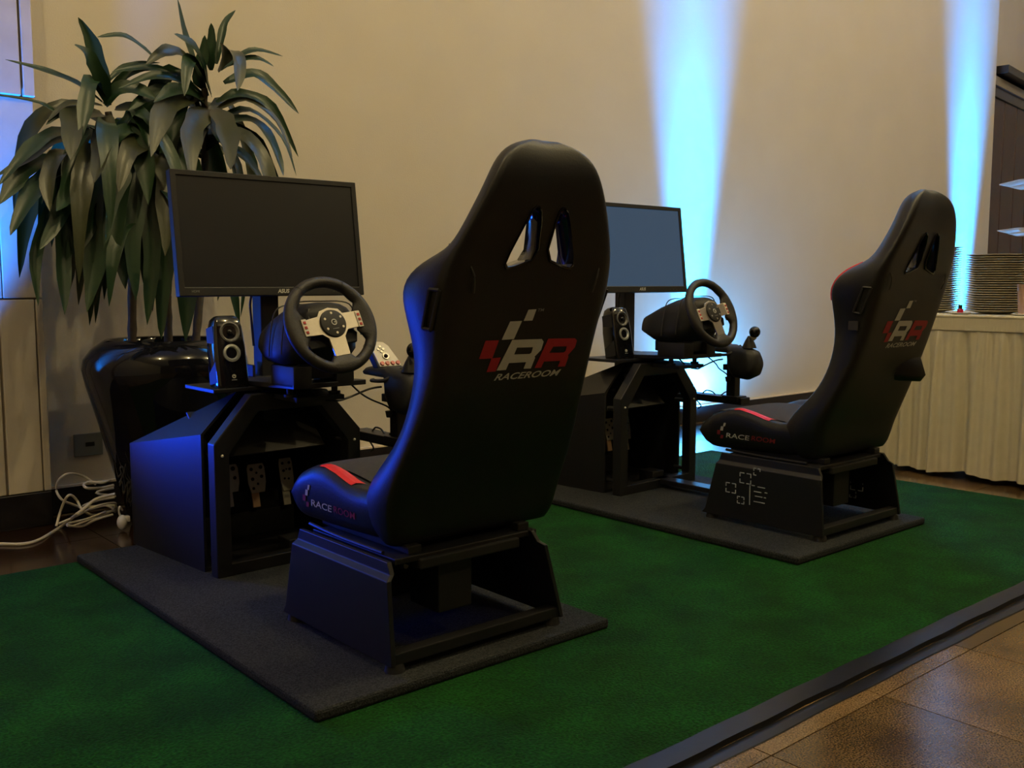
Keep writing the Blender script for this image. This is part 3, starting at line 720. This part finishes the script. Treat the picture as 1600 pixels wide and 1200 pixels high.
# cushion with side bolsters
CT = [(1.86, .31, .425, .408), (1.93, .293, .412, .402), (1.985, .29, .408, .405), (2.04, .288, .416, .412), (2.10, .286, .432, .420), (2.15, .285, .441, .424), (2.20, .285, .436, .426), (2.25, .284, .418, .425), (2.285, .286, .402, .421), (2.31, .294, .388, .414), (2.326, .308, .374, .404), (2.336, .326, .362, .388)]
b = B(); rings = []
for p, q in zip(CT, CT[1:] + [None]):
    for row in ([p] if q is None else [p, tuple((u + v) / 2 for u, v in zip(p, q))]):
        y, zb, zs_, zc = row
        fw_ = 1 - max(0, (y - 2.27) / .066) * .07
        half = [(0, zb), (.200, zb), (.243, zb + .02), (.252, zb * .4 + zs_ * .6), (.250, zs_ - .018), (.232, zs_ + .004), (.205, zs_ + .002), (.178, max(zc - .004, zs_ - .03)), (.16, zc), (0, zc)]
        P = half + [(-x, z) for x, z in half[-2:0:-1]]
        rings.append([(x * fw_, y, z) for x, z in chaikin(P, 2, .22)])
b.loft(rings)
cus = b.done('seat_cushion', 'vinyl', seat, angle=75)
ctree = bvh_of(cus)
bm = bmesh.new()
pad = []
ys = [1.90 + .418 * i / 14 for i in range(15)]; xs_ = [-.172 + .344 * i / 10 for i in range(11)]
grid = [[bm.verts.new((x, y, .6)) for x in xs_] for y in ys]
for i in range(14):
    for j in range(10): bm.faces.new((grid[i][j], grid[i][j + 1], grid[i + 1][j + 1], grid[i + 1][j]))
me = bpy.data.meshes.new('seat_pad'); bm.to_mesh(me); bm.free()
project(me, ctree, lambda c: (c.x, c.y, .8), (0, 0, -1), .004)
for f in me.polygons: f.use_smooth = True
o = bpy.data.objects.new('seat_pad', me); COL.objects.link(o); me.materials.append(M['seatcloth']); o.parent = seat; o['label'] = 'charcoal fabric pad on the seat'
for sx in (-1, 1):
    bm = bmesh.new(); g = []
    for i in range(15):
        t = i / 14; y = 2.175 - t * .150; w = .034 * min(1, .15 + t * 3.0)
        xo = .236 if t < .9 else .236
        g.append([bm.verts.new((sx * (xo - w * k / 3), y - (.012 * k / 3 if i == 14 else 0), .6)) for k in range(4)])
    for i in range(14):
        for k in range(3): bm.faces.new((g[i][k], g[i][k + 1], g[i + 1][k + 1], g[i + 1][k]))
    me = bpy.data.meshes.new('red_stripe'); bm.to_mesh(me); bm.free()
    project(me, ctree, lambda c: (c.x, c.y, .8), (0, 0, -1), .003)
    o = bpy.data.objects.new('red_stripe', me); COL.objects.link(o); me.materials.append(M['red']); o.parent = seat; o['label'] = 'bright red stripe on the thigh bolster'
# lettering on the left flank of the cushion
def flank_text(body, y0, y1, z0, z1, m):
    me = text_mesh(body, .02, .15, .0002)
    xs = [v.co.x for v in me.vertices]; ys_ = [v.co.y for v in me.vertices]; a, c, d, e = min(xs), max(xs), min(ys_), max(ys_)
    for v in me.vertices:
        t = (v.co.x - a) / (c - a); v.co = Vector((-1, y0 + (y1 - y0) * t, z0 + (z1 - z0) * (v.co.y - d) / (e - d)))
    project(me, ctree, lambda p: (-1, p.y, p.z), (1, 0, 0), .0015)
    o = bpy.data.objects.new('flank_lettering', me); COL.objects.link(o); me.materials.clear(); me.materials.append(M[m]); o.parent = seat
flank_text('RACE', 2.200, 2.095, .336, .354, 'whiteprint'); flank_text('ROOM', 2.088, 1.985, .338, .356, 'darkredprint')
def flank_box(y0, y1, z0, z1, m):
    bm = bmesh.new(); bm.faces.new([bm.verts.new((-1, y, z)) for y, z in ((y0, z0), (y1, z0), (y1 - .004, z1), (y0 - .004, z1))])
    me = bpy.data.meshes.new('flank_emblem'); bm.to_mesh(me); bm.free()
    project(me, ctree, lambda p: (-1, p.y, p.z), (1, 0, 0), .002)
    o = bpy.data.objects.new('flank_emblem', me); COL.objects.link(o); me.materials.append(M[m]); o.parent = seat
flank_box(2.224, 2.212, .360, .376, 'whiteprint'); flank_box(2.211, 2.202, .377, .390, 'whiteprint'); flank_box(2.240, 2.226, .344, .360, 'darkredprint'); flank_box(2.226, 2.214, .330, .343, 'darkredprint')

# seat base frame
bs = seat
def panel(xt, xb, sx, name='base_side_panel'):
    rows = []
    b = B()
    # (z, offset inwards, rear y, front y) up one side of the plate
    for z, inn, y0, y1 in ((.055, 0, 1.757, 2.262), (.075, 0, 1.757, 2.246), (.248, 0, 1.768, 2.200), (.259, .014, 1.776, 2.196), (.285, .016, 1.79, 2.188)):
        x = xb + (xt - xb) * (z - .055) / .23 - sx * inn
        rows.append([(x, y0, z), (x, y1, z), (x - sx * .012, y1, z), (x - sx * .012, y0, z)])
    b.loft(rows)
    return b.done(name, 'blackmetal', bs, smooth=False, bevel=.002)
panel(-.306, -.304, -1); panel(.165, .220, 1)
for y in (1.762, 2.212): B().box((-.303, y, .055), (.218, y + .035, .082), bev=.003).done('base_crossbar', 'blackmetal', bs, smooth=False)
cp = B().box((-.29, 2.085, .09), (.165, 2.10, .275)).done('base_cross_plate', 'blackmatt', bs, smooth=False, bevel=.002)
for x, z in ((-.05, .17), (.06, .15)): B().cyl((x, 2.067, z), (x, 2.085, z), .008, .010, 10).done('bolt', 'steel', cp)
B().box((-.20, 1.79, .25), (.10, 1.96, .275), bev=.004).box((-.12, 1.83, .12), (-.02, 1.95, .25), bev=.004).done('tilt_gearbox', 'blackmatt', bs, smooth=False)
B().box((-.262, 1.80, .270), (.165, 2.17, .284)).done('base_top_plate', 'blackmetal', bs, smooth=False, bevel=.002)
for x in (-.20, .13): B().box((x - .018, 1.81, .284), (x + .018, 2.20, .304), bev=.003).done('seat_slider', 'blackmetal', bs, smooth=False)
B().tube([(-.258, 2.19, .293), (-.262, 2.05, .289), (-.262, 1.85, .289)], .005, 8).done('slider_handle', 'blackmetal', bs)
for x, y in ((-.280, 1.780), (.196, 1.780), (-.280, 2.23), (.196, 2.23)): B().cyl((x, y, ZM), (x, y, .057), .024, .020, 16).done('foot', 'blackmatt', bs)

# --- copies for the farther simulator
far = {}
LAB = {'simulator_cabinet': 'black sheet metal pedal cabinet before the blue beam, farther of the two', 'pedal_set': 'metal pedals inside the farther cabinet under the blue lit wall',
       'monitor': 'black widescreen monitor with grey-blue painted glare on its screen beside the blue beam', 'speaker': 'small black speaker on the farther cabinet, right of the near seat',
       'steering_wheel': 'black steering wheel standing out against the bright blue beam', 'gear_shifter': 'gear shifter with ball knob seen against the wall right of beam',
       'racing_seat': 'smaller looking racing bucket seat in front of the draped buffet table'}
GRP = {'simulator_cabinet': 'simulator cabinets', 'pedal_set': 'pedal sets in the cabinets', 'monitor': 'monitors on the simulators', 'speaker': 'speakers beside the monitors',
       'steering_wheel': 'steering wheels of the simulators', 'gear_shifter': 'gear shifters of the simulators', 'racing_seat': 'racing seats of the simulators'}
for o in sim:
    o['group'] = GRP[o.name]
    c = copy_tree(o); c.location = (XS + OFF, 0, 0); c['label'] = LAB[o.name]; far[o.name] = c
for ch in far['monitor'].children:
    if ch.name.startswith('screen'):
        ch.data = ch.data.copy(); ch.data.materials.clear(); ch.data.materials.append(M['screenglare'])
fs = far['racing_seat']
B().box((-.247, 1.688, .748), (-.243, 1.722, .778)).done('grey_tag', 'inner', fs, smooth=False, label='small grey tag hanging below the belt guide')
fl_b = B()
fl_b.loft([[(x, 1.735, .690) for x in (.02, .08, .14, .20)] + [(x, 1.742, .690) for x in (.20, .14, .08, .02)],
           [(.03, 1.745, .630), (.09, 1.720, .630), (.15, 1.700, .630), (.208, 1.698, .630), (.222, 1.745, .630), (.15, 1.755, .630), (.09, 1.755, .630), (.03, 1.755, .630)],
           [(.04, 1.750, .585), (.09, 1.722, .583), (.15, 1.686, .580), (.205, 1.678, .576), (.226, 1.755, .576), (.15, 1.765, .576), (.09, 1.765, .578), (.04, 1.765, .580)],
           [(.05, 1.765, .566), (.09, 1.742, .562), (.15, 1.704, .556), (.200, 1.694, .552), (.220, 1.768, .550), (.15, 1.775, .550), (.09, 1.775, .553), (.05, 1.775, .558)]])
fl_b.done('fabric_flap', 'vinyl', fs, angle=60)

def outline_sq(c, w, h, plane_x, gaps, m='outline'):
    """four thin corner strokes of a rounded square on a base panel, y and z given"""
    b = B(); y, z = c; t = .0028  # pale strokes painted where light would shine through the slots
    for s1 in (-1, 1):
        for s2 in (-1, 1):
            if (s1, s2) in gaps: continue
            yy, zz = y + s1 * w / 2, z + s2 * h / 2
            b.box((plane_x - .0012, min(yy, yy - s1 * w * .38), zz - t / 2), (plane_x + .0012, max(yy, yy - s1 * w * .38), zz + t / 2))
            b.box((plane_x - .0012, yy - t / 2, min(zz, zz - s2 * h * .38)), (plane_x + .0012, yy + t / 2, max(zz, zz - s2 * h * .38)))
    return b.done('slot_light_stroke', m, fs, smooth=False)
xo = -.3068
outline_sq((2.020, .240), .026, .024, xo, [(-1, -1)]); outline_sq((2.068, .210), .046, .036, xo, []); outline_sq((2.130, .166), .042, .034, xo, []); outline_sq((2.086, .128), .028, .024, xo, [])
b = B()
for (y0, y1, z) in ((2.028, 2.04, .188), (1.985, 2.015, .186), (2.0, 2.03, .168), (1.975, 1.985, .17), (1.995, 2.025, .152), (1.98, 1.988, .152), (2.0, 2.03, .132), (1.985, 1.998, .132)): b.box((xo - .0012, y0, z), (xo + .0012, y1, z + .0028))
b.box((xo - .0012, 2.046, .118), (xo + .0012, 2.049, .188)).done('slot_light_stroke', 'outline', fs, smooth=False)
xi = .190
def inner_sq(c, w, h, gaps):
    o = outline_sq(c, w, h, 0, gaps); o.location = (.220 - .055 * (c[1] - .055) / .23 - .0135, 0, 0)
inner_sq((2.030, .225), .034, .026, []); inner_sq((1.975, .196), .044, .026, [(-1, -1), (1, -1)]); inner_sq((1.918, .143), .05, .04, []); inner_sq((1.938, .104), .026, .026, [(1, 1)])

# ------------------------------------------------------------------ potted plant
pot = thing('plant_pot', 'big glossy black urn shaped planter against the wall', 'planter', (1.41, 3.62, 0))
B().lathe([(.001, .0), (.135, 0), (.150, .012), (.160, .05), (.205, .22), (.250, .40), (.285, .53), (.297, .59), (.290, .625), (.262, .662), (.225, .688), (.212, .696), (.200, .694), (.190, .68), (.185, .655), (.001, .652)], seg=64).done('pot_body', 'pot', pot)
b = B(); b.lathe([(.001, .668), (.10, .672), (.186, .660)], seg=32)
for v in b.bm.verts: v.co.z += random.uniform(-.006, .006)
b.done('soil', 'soil', pot)
plant = thing('potted_dracaena', 'leafy green corn plant with three canes in the black planter', 'plant', (1.41, 3.62, .66))
P0 = Vector(plant.location)
leafcount = 0
def cane(pts, r0, r1):
    return B().tube([Vector(p) - P0 for p in pts], lambda t: r0 * (1 - t) + r1 * t + .0015 * sin(t * 60), 10).done('cane', 'cane', plant)
cA = cane([(1.275, 3.60, .65), (1.283, 3.60, .85), (1.285, 3.60, 1.1), (1.255, 3.60, 1.32), (1.225, 3.60, 1.50)], .016, .012)
cB = cane([(1.52, 3.62, .65), (1.56, 3.64, .9), (1.585, 3.64, 1.2), (1.59, 3.63, 1.45), (1.59, 3.62, 1.63)], .016, .012)
cC = cane([(1.41, 3.60, .65), (1.408, 3.59, .85), (1.39, 3.58, 1.05), (1.35, 3.57, 1.27)], .016, .012)
def leaf(pts, w, par, m=None, fold=.25, twist=0.0):
    """pts: 3-d midrib; a strap leaf that widens from its base and ends in a long point"""
    global leafcount
    P = catmull([Vector(p) for p in pts], 4)
    n = len(P) - 1; b = B(); rings = []; wob = random.uniform(0, 6)
    for i, p in enumerate(P):
        t = i / n
        d = (P[min(i + 1, n)] - P[max(i - 1, 0)]).normalized()
        view = (p - CP * 0 - Vector((1.2, 1.5, 1.0)))
        nrm = Vector((0, -1, 0)) * .8 + Vector((0, 0, 1)) * .6 + Vector((sin(twist), 0, 0)) * .6
        s = d.cross(nrm)
        if s.length < .05: s = d.cross(Vector((1, 0, 0)))
        s.normalize(); nn = s.cross(d)
        ww = w * .5 * min(1, .35 + 2.6 * t) * (1 - max(0, (t - .55) / .45) ** 1.7) * (1 + .11 * sin(wob + t * 17)) + .0006
        rings.append([p - s * ww + nn * ww * fold, p - s * ww * .5 + nn * ww * fold * .35, p, p + s * ww * .5 + nn * ww * fold * .35, p + s * ww + nn * ww * fold])
    b.loft([[q - P0 for q in r] for r in rings], close=False)
    leafcount += 1
    return b.done('leaf', m or ('leaf' if random.random() < .75 else 'leaf2'), par, angle=120)
def hero(px, w, par, y0=3.60, y1=3.50, m=None, tw=0):
    tw = random.uniform(-1.4, 1.4)
    n = len(px) - 1
    leaf([at(x, y, y0 + (y1 - y0) * (i / n) ** .8) for i, (x, y) in enumerate(px)], w * 2.0 / 1000, par, m, twist=tw)
O = 'leaf2'; G = 'leaf'
for px, w, y1, m in [
    ([(168, 165), (158, 110), (143, 65), (122, 27)], 24, 3.62, G), ([(170, 165), (155, 120), (135, 85), (116, 70)], 26, 3.50, G),
    ([(165, 150), (143, 125), (133, 170), (125, 222)], 26, 3.42, G), ([(160, 160), (120, 130), (70, 110), (8, 93)], 14, 3.55, G),
    ([(140, 200), (95, 180), (60, 160), (-10, 147)], 9, 3.5, G), ([(165, 165), (185, 140), (215, 140), (245, 155)], 30, 3.5, G),
    ([(245, 95), (220, 72), (190, 55), (152, 58)], 13, 3.55, G), ([(165, 130), (190, 108), (215, 100), (250, 98)], 13, 3.6, G),
    ([(165, 150), (195, 118), (225, 108), (265, 112)], 15, 3.55, G), ([(160, 165), (125, 160), (100, 165), (74, 190)], 13, 3.5, O),
    ([(160, 180), (125, 172), (95, 178), (72, 195)], 11, 3.5, G), ([(160, 178), (118, 180), (112, 205), (110, 250)], 38, 3.38, O),
    ([(165, 180), (165, 205), (158, 240), (148, 285)], 36, 3.36, O), ([(120, 205), (80, 210), (40, 240), (-2, 290)], 26, 3.45, G),
    ([(115, 215), (80, 222), (40, 250), (-5, 275)], 20, 3.5, G), ([(80, 245), (45, 258), (22, 285), (-2, 320)], 30, 3.45, 'leaf'),
    ([(110, 262), (75, 275), (45, 310), (16, 368)], 36, 3.42, G), ([(120, 240), (92, 240), (75, 280), (78, 330)], 28, 3.4, O),
    ([(120, 250), (98, 270), (95, 330), (62, 390)], 34, 3.42, G), ([(110, 280), (80, 330), (55, 400), (60, 478)], 22, 3.45, G),
    ([(120, 290), (100, 350), (97, 420), (101, 492)], 36, 3.42, G), ([(175, 190), (200, 215), (225, 250), (232, 320)], 40, 3.4, G),
    ([(170, 200), (185, 240), (180, 320), (170, 450)], 44, 3.42, G), ([(150, 240), (140, 300), (150, 400), (136, 488)], 42, 3.4, G),
    ([(140, 200), (115, 240), (105, 300), (88, 330)], 30, 3.4, G), ([(180, 170), (210, 170), (225, 195), (232, 230)], 28, 3.45, G)]:
    hero(px, w, cA, 3.60, y1, m)
for px, w, y1, m in [
    ([(325, 150), (305, 105), (288, 55), (277, -3)], 27, 3.62, G), ([(325, 140), (315, 100), (300, 72), (272, 53)], 34, 3.48, G),
    ([(338, 100), (345, 62), (352, 35), (368, 16)], 14, 3.66, G), ([(330, 110), (329, 85), (331, 60), (330, 36)], 18, 3.62, G),
    ([(340, 110), (355, 78), (372, 95), (371, 142)], 38, 3.42, O), ([(345, 110), (370, 90), (400, 78), (442, 88)], 13, 3.6, G),
    ([(350, 105), (380, 92), (405, 92), (428, 104)], 13, 3.6, G), ([(350, 130), (395, 115), (430, 138), (467, 178)], 24, 3.55, G),
    ([(338, 160), (375, 146), (425, 168), (466, 245)], 20, 3.5, G), ([(340, 170), (385, 156), (432, 190), (457, 246)], 22, 3.46, O),
    ([(340, 185), (390, 172), (440, 215), (463, 275)], 15, 3.55, G), ([(345, 190), (395, 190), (425, 225), (443, 275)], 36, 3.45, G),
    ([(335, 170), (350, 190), (358, 220), (360, 265)], 40, 3.36, O), ([(300, 95), (275, 80), (252, 82), (228, 100)], 22, 3.5, O),
    ([(320, 150), (280, 122), (235, 106), (175, 112)], 17, 3.55, G), ([(318, 165), (285, 130), (240, 118), (185, 138)], 17, 3.5, G),
    ([(318, 150), (275, 155), (250, 185), (236, 245)], 40, 3.38, O), ([(325, 170), (305, 190), (297, 225), (300, 285)], 40, 3.36, O),
    ([(320, 140), (310, 120), (318, 85), (320, 55)], 22, 3.6, G), ([(318, 160), (270, 140), (230, 150), (200, 172)], 24, 3.5, G),
    ([(322, 165), (300, 145), (270, 140), (240, 160)], 26, 3.45, G), ([(330, 180), (345, 220), (385, 250), (420, 300)], 36, 3.5, G),
    ([(330, 150), (315, 115), (295, 95), (288, 150)], 30, 3.45, G), ([(335, 200), (375, 205), (410, 240), (450, 330)], 30, 3.6, G),
    ([(320, 200), (290, 240), (285, 320), (292, 400)], 44, 3.5, G), ([(330, 210), (335, 260), (352, 360), (340, 470)], 40, 3.66, G),
    ([(340, 210), (370, 260), (385, 380), (376, 495)], 26, 3.7, G)]:
    hero(px, w, cB, 3.62, y1, m)
for px, w, y1, m in [
    ([(240, 250), (215, 280), (205, 370), (212, 470)], 40, 3.44, G), ([(245, 250), (235, 300), (238, 400), (230, 508)], 34, 3.45, G),
    ([(250, 250), (262, 320), (255, 430), (252, 530)], 36, 3.46, G), ([(255, 250), (285, 320), (293, 430), (290, 535)], 44, 3.5, G),
    ([(240, 240), (205, 245), (180, 290), (165, 380)], 38, 3.4, G), ([(245, 235), (225, 225), (200, 240), (185, 300)], 36, 3.4, O),
    ([(250, 235), (275, 235), (300, 270), (310, 340)], 38, 3.45, G), ([(250, 240), (260, 260), (262, 320), (258, 400)], 40, 3.38, O),
    ([(240, 245), (190, 300), (150, 340), (120, 400)], 28, 3.45, G), ([(250, 240), (230, 200), (245, 175), (270, 165)], 30, 3.5, G),
    ([(245, 260), (205, 330), (190, 400), (196, 452)], 34, 3.5, G), ([(250, 240), (210, 205), (180, 215), (160, 260)], 32, 3.45, G)]:
    hero(px, w, cC, 3.57, y1, m)
# leaves on the far side of each crown, seen between the nearer ones
for par, c, n, rr in ((cA, Vector((1.225, 3.62, 1.42)), 14, .30), (cB, Vector((1.59, 3.64, 1.54)), 16, .32), (cC, Vector((1.36, 3.60, 1.22)), 16, .30)):
    for k in range(n):
        a = random.uniform(.1, 1.0) * pi if k % 3 else random.uniform(0, 2 * pi); L = rr * random.uniform(.75, 1.1)
        dx, dy = cos(a), sin(a); base = c + Vector((0, 0, random.uniform(-.22, .05)))
        if dy * L > .33: L = .33
        p1 = base + Vector((dx * L * .45, dy * L * .45, .06 + random.uniform(-.03, .04)))
        p2 = base + Vector((dx * L * .85, dy * L * .85, -.06)); p3 = base + Vector((dx * L, dy * L, -.24 - random.uniform(0, .12)))
        for p in (p1, p2, p3): p.y = min(p.y, 3.99)
        leaf([base, p1, p2, p3], random.uniform(.045, .07), par)

# ------------------------------------------------------------------ cables and outlet by the wall
cb = thing('power_cable', 'bundled white power cable lying on the floor beside the planter', 'cable', tuple(on_floor(110, 822, 0)))
C0 = Vector(cb.location)
def cab_tube(px, r=.0045, Y=3.70, floor=(), name='cable_loop'):
    pts = []
    for i, (x, y) in enumerate(px):
        p = on_floor(x, y, .005) if i in floor else at(x, y, Y + .02 * sin(i * 2.1))
        p.z = max(p.z, .005); pts.append(p - C0)
    return B().tube(pts, r, 8).done(name, 'cable', cb)
cab_tube([(-60, 850), (0, 850), (35, 850), (62, 843), (95, 823), (118, 805), (130, 796), (150, 780), (180, 772)], .0058, 3.62, (0, 1, 2, 3, 4), 'cable_run')
cab_tube([(150, 757), (130, 744), (108, 740), (92, 750), (88, 766), (97, 781), (113, 788), (132, 795)], .0045, 3.74)
cab_tube([(178, 758), (160, 762), (138, 763), (131, 758), (140, 753), (160, 754), (172, 750)], .0050, 3.66)
cab_tube([(88, 822), (95, 797), (104, 777), (112, 774), (121, 783), (128, 796), (145, 805), (165, 800), (178, 797), (165, 790), (140, 796)], .0045, 3.66)
cab_tube([(92, 818), (120, 806), (150, 791), (180, 786), (172, 800), (140, 812), (112, 822), (106, 818), (135, 811), (165, 799)], .0040, 3.64)
cab_tube([(178, 762), (150, 770), (180, 776), (152, 782), (130, 792), (178, 790), (180, 800)], .0045, 3.68)
cab_tube([(105, 821), (128, 822), (150, 812), (176, 804)], .0045, 3.62)
pg = thing('plug_adapter', 'small white plug hanging on a cord beside the dark cabinet', 'plug', tuple(on_floor(193, 830, 0)))
G0 = Vector(pg.location)
c0 = at(191, 816, 3.60); c0.z = max(c0.z, .03)
B().ball(c0 - G0, .024, 14, (.8, .8, 1.15)).box(tuple(c0 - G0 + Vector((.004, -.012, 0))), tuple(c0 - G0 + Vector((.026, .012, .022))), bev=.004).done('plug_body', 'chinared', pg)
B().tube([c0 - G0 + Vector((-.004, 0, .02)), at(186, 800, 3.60) - G0, at(187, 792, 3.60) - G0, at(191, 797, 3.62) - G0], .004, 8).done('plug_cord', 'chinared', pg)
ot = thing('wall_outlet', 'grey wall outlet plate left of the black planter', 'outlet', (1.245, YW, .26))
B().box((-.055, -.012, -.045), (.055, 0, .045), bev=.003).done('cover_plate', 'outlet', ot, smooth=False)
B().box((-.012, -.014, -.006), (.022, -.011, .010)).done('socket', 'blackmatt', ot, smooth=False)

# ------------------------------------------------------------------ buffet table with cloth, plates and tiered stand
TX, TYE, TYN, TZ = 4.46, 2.55, .55, .757
tb = thing('buffet_table', 'long banquet table hidden under the cream cloth', 'table', (TX + .38, 1.6, 0))
B().box((-.36, -1.03, .715), (.36, .93, .745)).done('tabletop', 'wood', tb, smooth=False, bevel=.004)
for x in (-.30, .30):
    for y in (-.95, .85): B().cyl((x, y, 0), (x, y, .715), .018, seg=12).done('leg', 'steel', tb)
tc_ = thing('tablecloth', 'cream satin table skirting gathered in folds round the buffet table', 'tablecloth', (TX + .38, 1.6, 0))
D = Vector(tc_.location)
B().box((TX - .008, TYN, TZ - .012), (TX + .78, TYE + .008, TZ)).xf(T(*(-D))).done('top_cloth', 'cloth', tc_, smooth=False, bevel=.004)
def perim(s):
    """distance s from the near end along the front, round the far corner; returns point and outward normal"""
    L = TYE - TYN; r = .03
    if s < L: return Vector((TX, TYN + s, 0)), Vector((-1, 0, 0))
    if s < L + .76: return Vector((TX + (s - L), TYE, 0)), Vector((0, 1, 0))
    return Vector((TX + .76, TYE - (s - L - .76), 0)), Vector((1, 0, 0))
def cloth_strip(z_top, z_bot, nz, amp, name, hem=0, freq=1.0, step=.006):
    b = B(); rings = []; Lt = 2 * (TYE - TYN) + .76; n = int(Lt / step); rnd = random.Random(4)
    ph = [rnd.uniform(0, 6.28) for _ in range(8)]
    for i in range(n + 1):
        s = Lt * i / n; p, nr = perim(s); row = []
        for k in range(nz + 1):
            t = k / nz; z = z_top + (z_bot - z_top) * t
            if hem:
                big = .014 * sin(s * 27 + ph[0] + 1.1 * sin(s * 5)) + .013 * sin(s * 68 + ph[1] + 2.2 * sin(s * 7.3)) + .008 * sin(s * 113 + ph[2] + 1.5 * sin(s * 11))
                fine = .0055 * sin(s * 150 + ph[3] + 2 * sin(s * 23)) + .004 * sin(s * 95 + ph[4])
                off = big * (t ** .45) * 1.1 + fine * max(0, 1 - t * 2.2) * min(1, t * 12) + .012 * t
                zz = z + (hem * (.5 * sin(s * 21 + ph[0] + .8 * sin(s * 5)) + .5 * sin(s * 8 + ph[5])) * t if t > .9 else 0)
            else:
                off = amp * abs(sin(s * 260)) + .004; zz = z
            q = p + nr * off; q.z = zz; row.append(q - D)
        rings.append(row)
    return b.loft(rings, close=False).done(name, 'cloth', tc_, angle=180)
cloth_strip(TZ - .002, .688, 2, .0022, 'pleated_band', step=.004)
cloth_strip(.690, .028, 22, 0, 'gathered_skirt', hem=.012)

plate_me = None
def plates(cx, cy, n, z0, lab, top_lab, grp, dz=.0108):
    global plate_me
    for k in range(n):
        if plate_me is None:
            o = B().lathe([(.001, .004), (.070, .004), (.082, .007), (.118, .014), (.134, .0165), (.1352, .0185), (.132, .0190), (.116, .0168), (.082, .0100), (.070, .0075), (.001, .0075)], seg=56).done('dinner_plate', 'china'); plate_me = o.data
        else:
            o = bpy.data.objects.new('dinner_plate', plate_me); COL.objects.link(o)
        o.location = (cx + random.uniform(-.002, .002), cy + random.uniform(-.002, .002), z0 + k * dz); o.rotation_euler = (0, 0, random.uniform(0, 6))
        tag(o, top_lab if k == n - 1 else lab, 'plate', grp)
plates(4.76, 2.035, 25, TZ, 'cream dinner plate inside the right plate stack on the buffet', 'topmost cream dinner plate of the right stack on the buffet', 'plates in the right stack')
plates(4.80, 2.372, 29, TZ, 'cream dinner plate in the left stack partly behind the far seat', 'topmost cream dinner plate of the left stack behind far seat', 'plates in the left stack')
st = thing('tiered_stand', 'tiered stand of square white dishes rising above the plate stacks', 'serving stand', (4.72, 1.835, TZ - .0))
B().cyl((0, 0, 0), (0, 0, .66), .009, seg=14).done('pole', 'chrome', st)
B().lathe([(.001, 0), (.09, 0), (.088, .008), (.02, .016), (.009, .03)], seg=28).done('foot', 'chrome', st)
for z in (.358, .568):
    b = B()
    for (h, zz0, zz1) in ((.148, .012, .026), (.110, 0, .012)):
        P = [(h * 1.0, h), (-h, h), (-h, -h), (h, -h)]
        ringz = [[(x * f, y * f, z + q) for x, y in chaikin(P, 2, .12)] for f, q in ((.72, zz0), (1.0, zz1), (1.01, zz1 + .004), (.94, zz1 + .002), (.70, zz0 + .006))]
        b.loft(ringz)
    b.xf(R(45, 'Z')).done('square_dish', 'chinared', st, angle=35)
def tealight(x, y, lab, tall=False):
    t = thing('table_candle' if not tall else 'candle_glass', lab, 'candle', (x, y, TZ))
    B().lathe([(.001, 0), (.030, 0), (.048, .006), (.050, .008), (.046, .009), (.028, .004), (.001, .004)], seg=30).done('saucer', 'chinared', t)
    if tall:
        B().lathe([(.001, .005), (.022, .005), (.026, .06), (.030, .12), (.034, .14), (.031, .14), (.026, .10), (.001, .02)], seg=24).done('glass', 'pink', t)
    else:
        B().lathe([(.001, .005), (.013, .005), (.014, .022), (.012, .026), (.001, .026)], seg=20).done('wax', 'candlered', t)
        B().lathe([(.001, .026), (.009, .026), (.009, .042), (.006, .045), (.001, .045)], seg=16).done('cap', 'blackmatt', t)
tealight(4.58, 2.118, 'small red candle with black cap on white saucer before plates')
tealight(4.58, 1.835, 'pinkish glass on a white saucer at the picture\'s right edge', True)
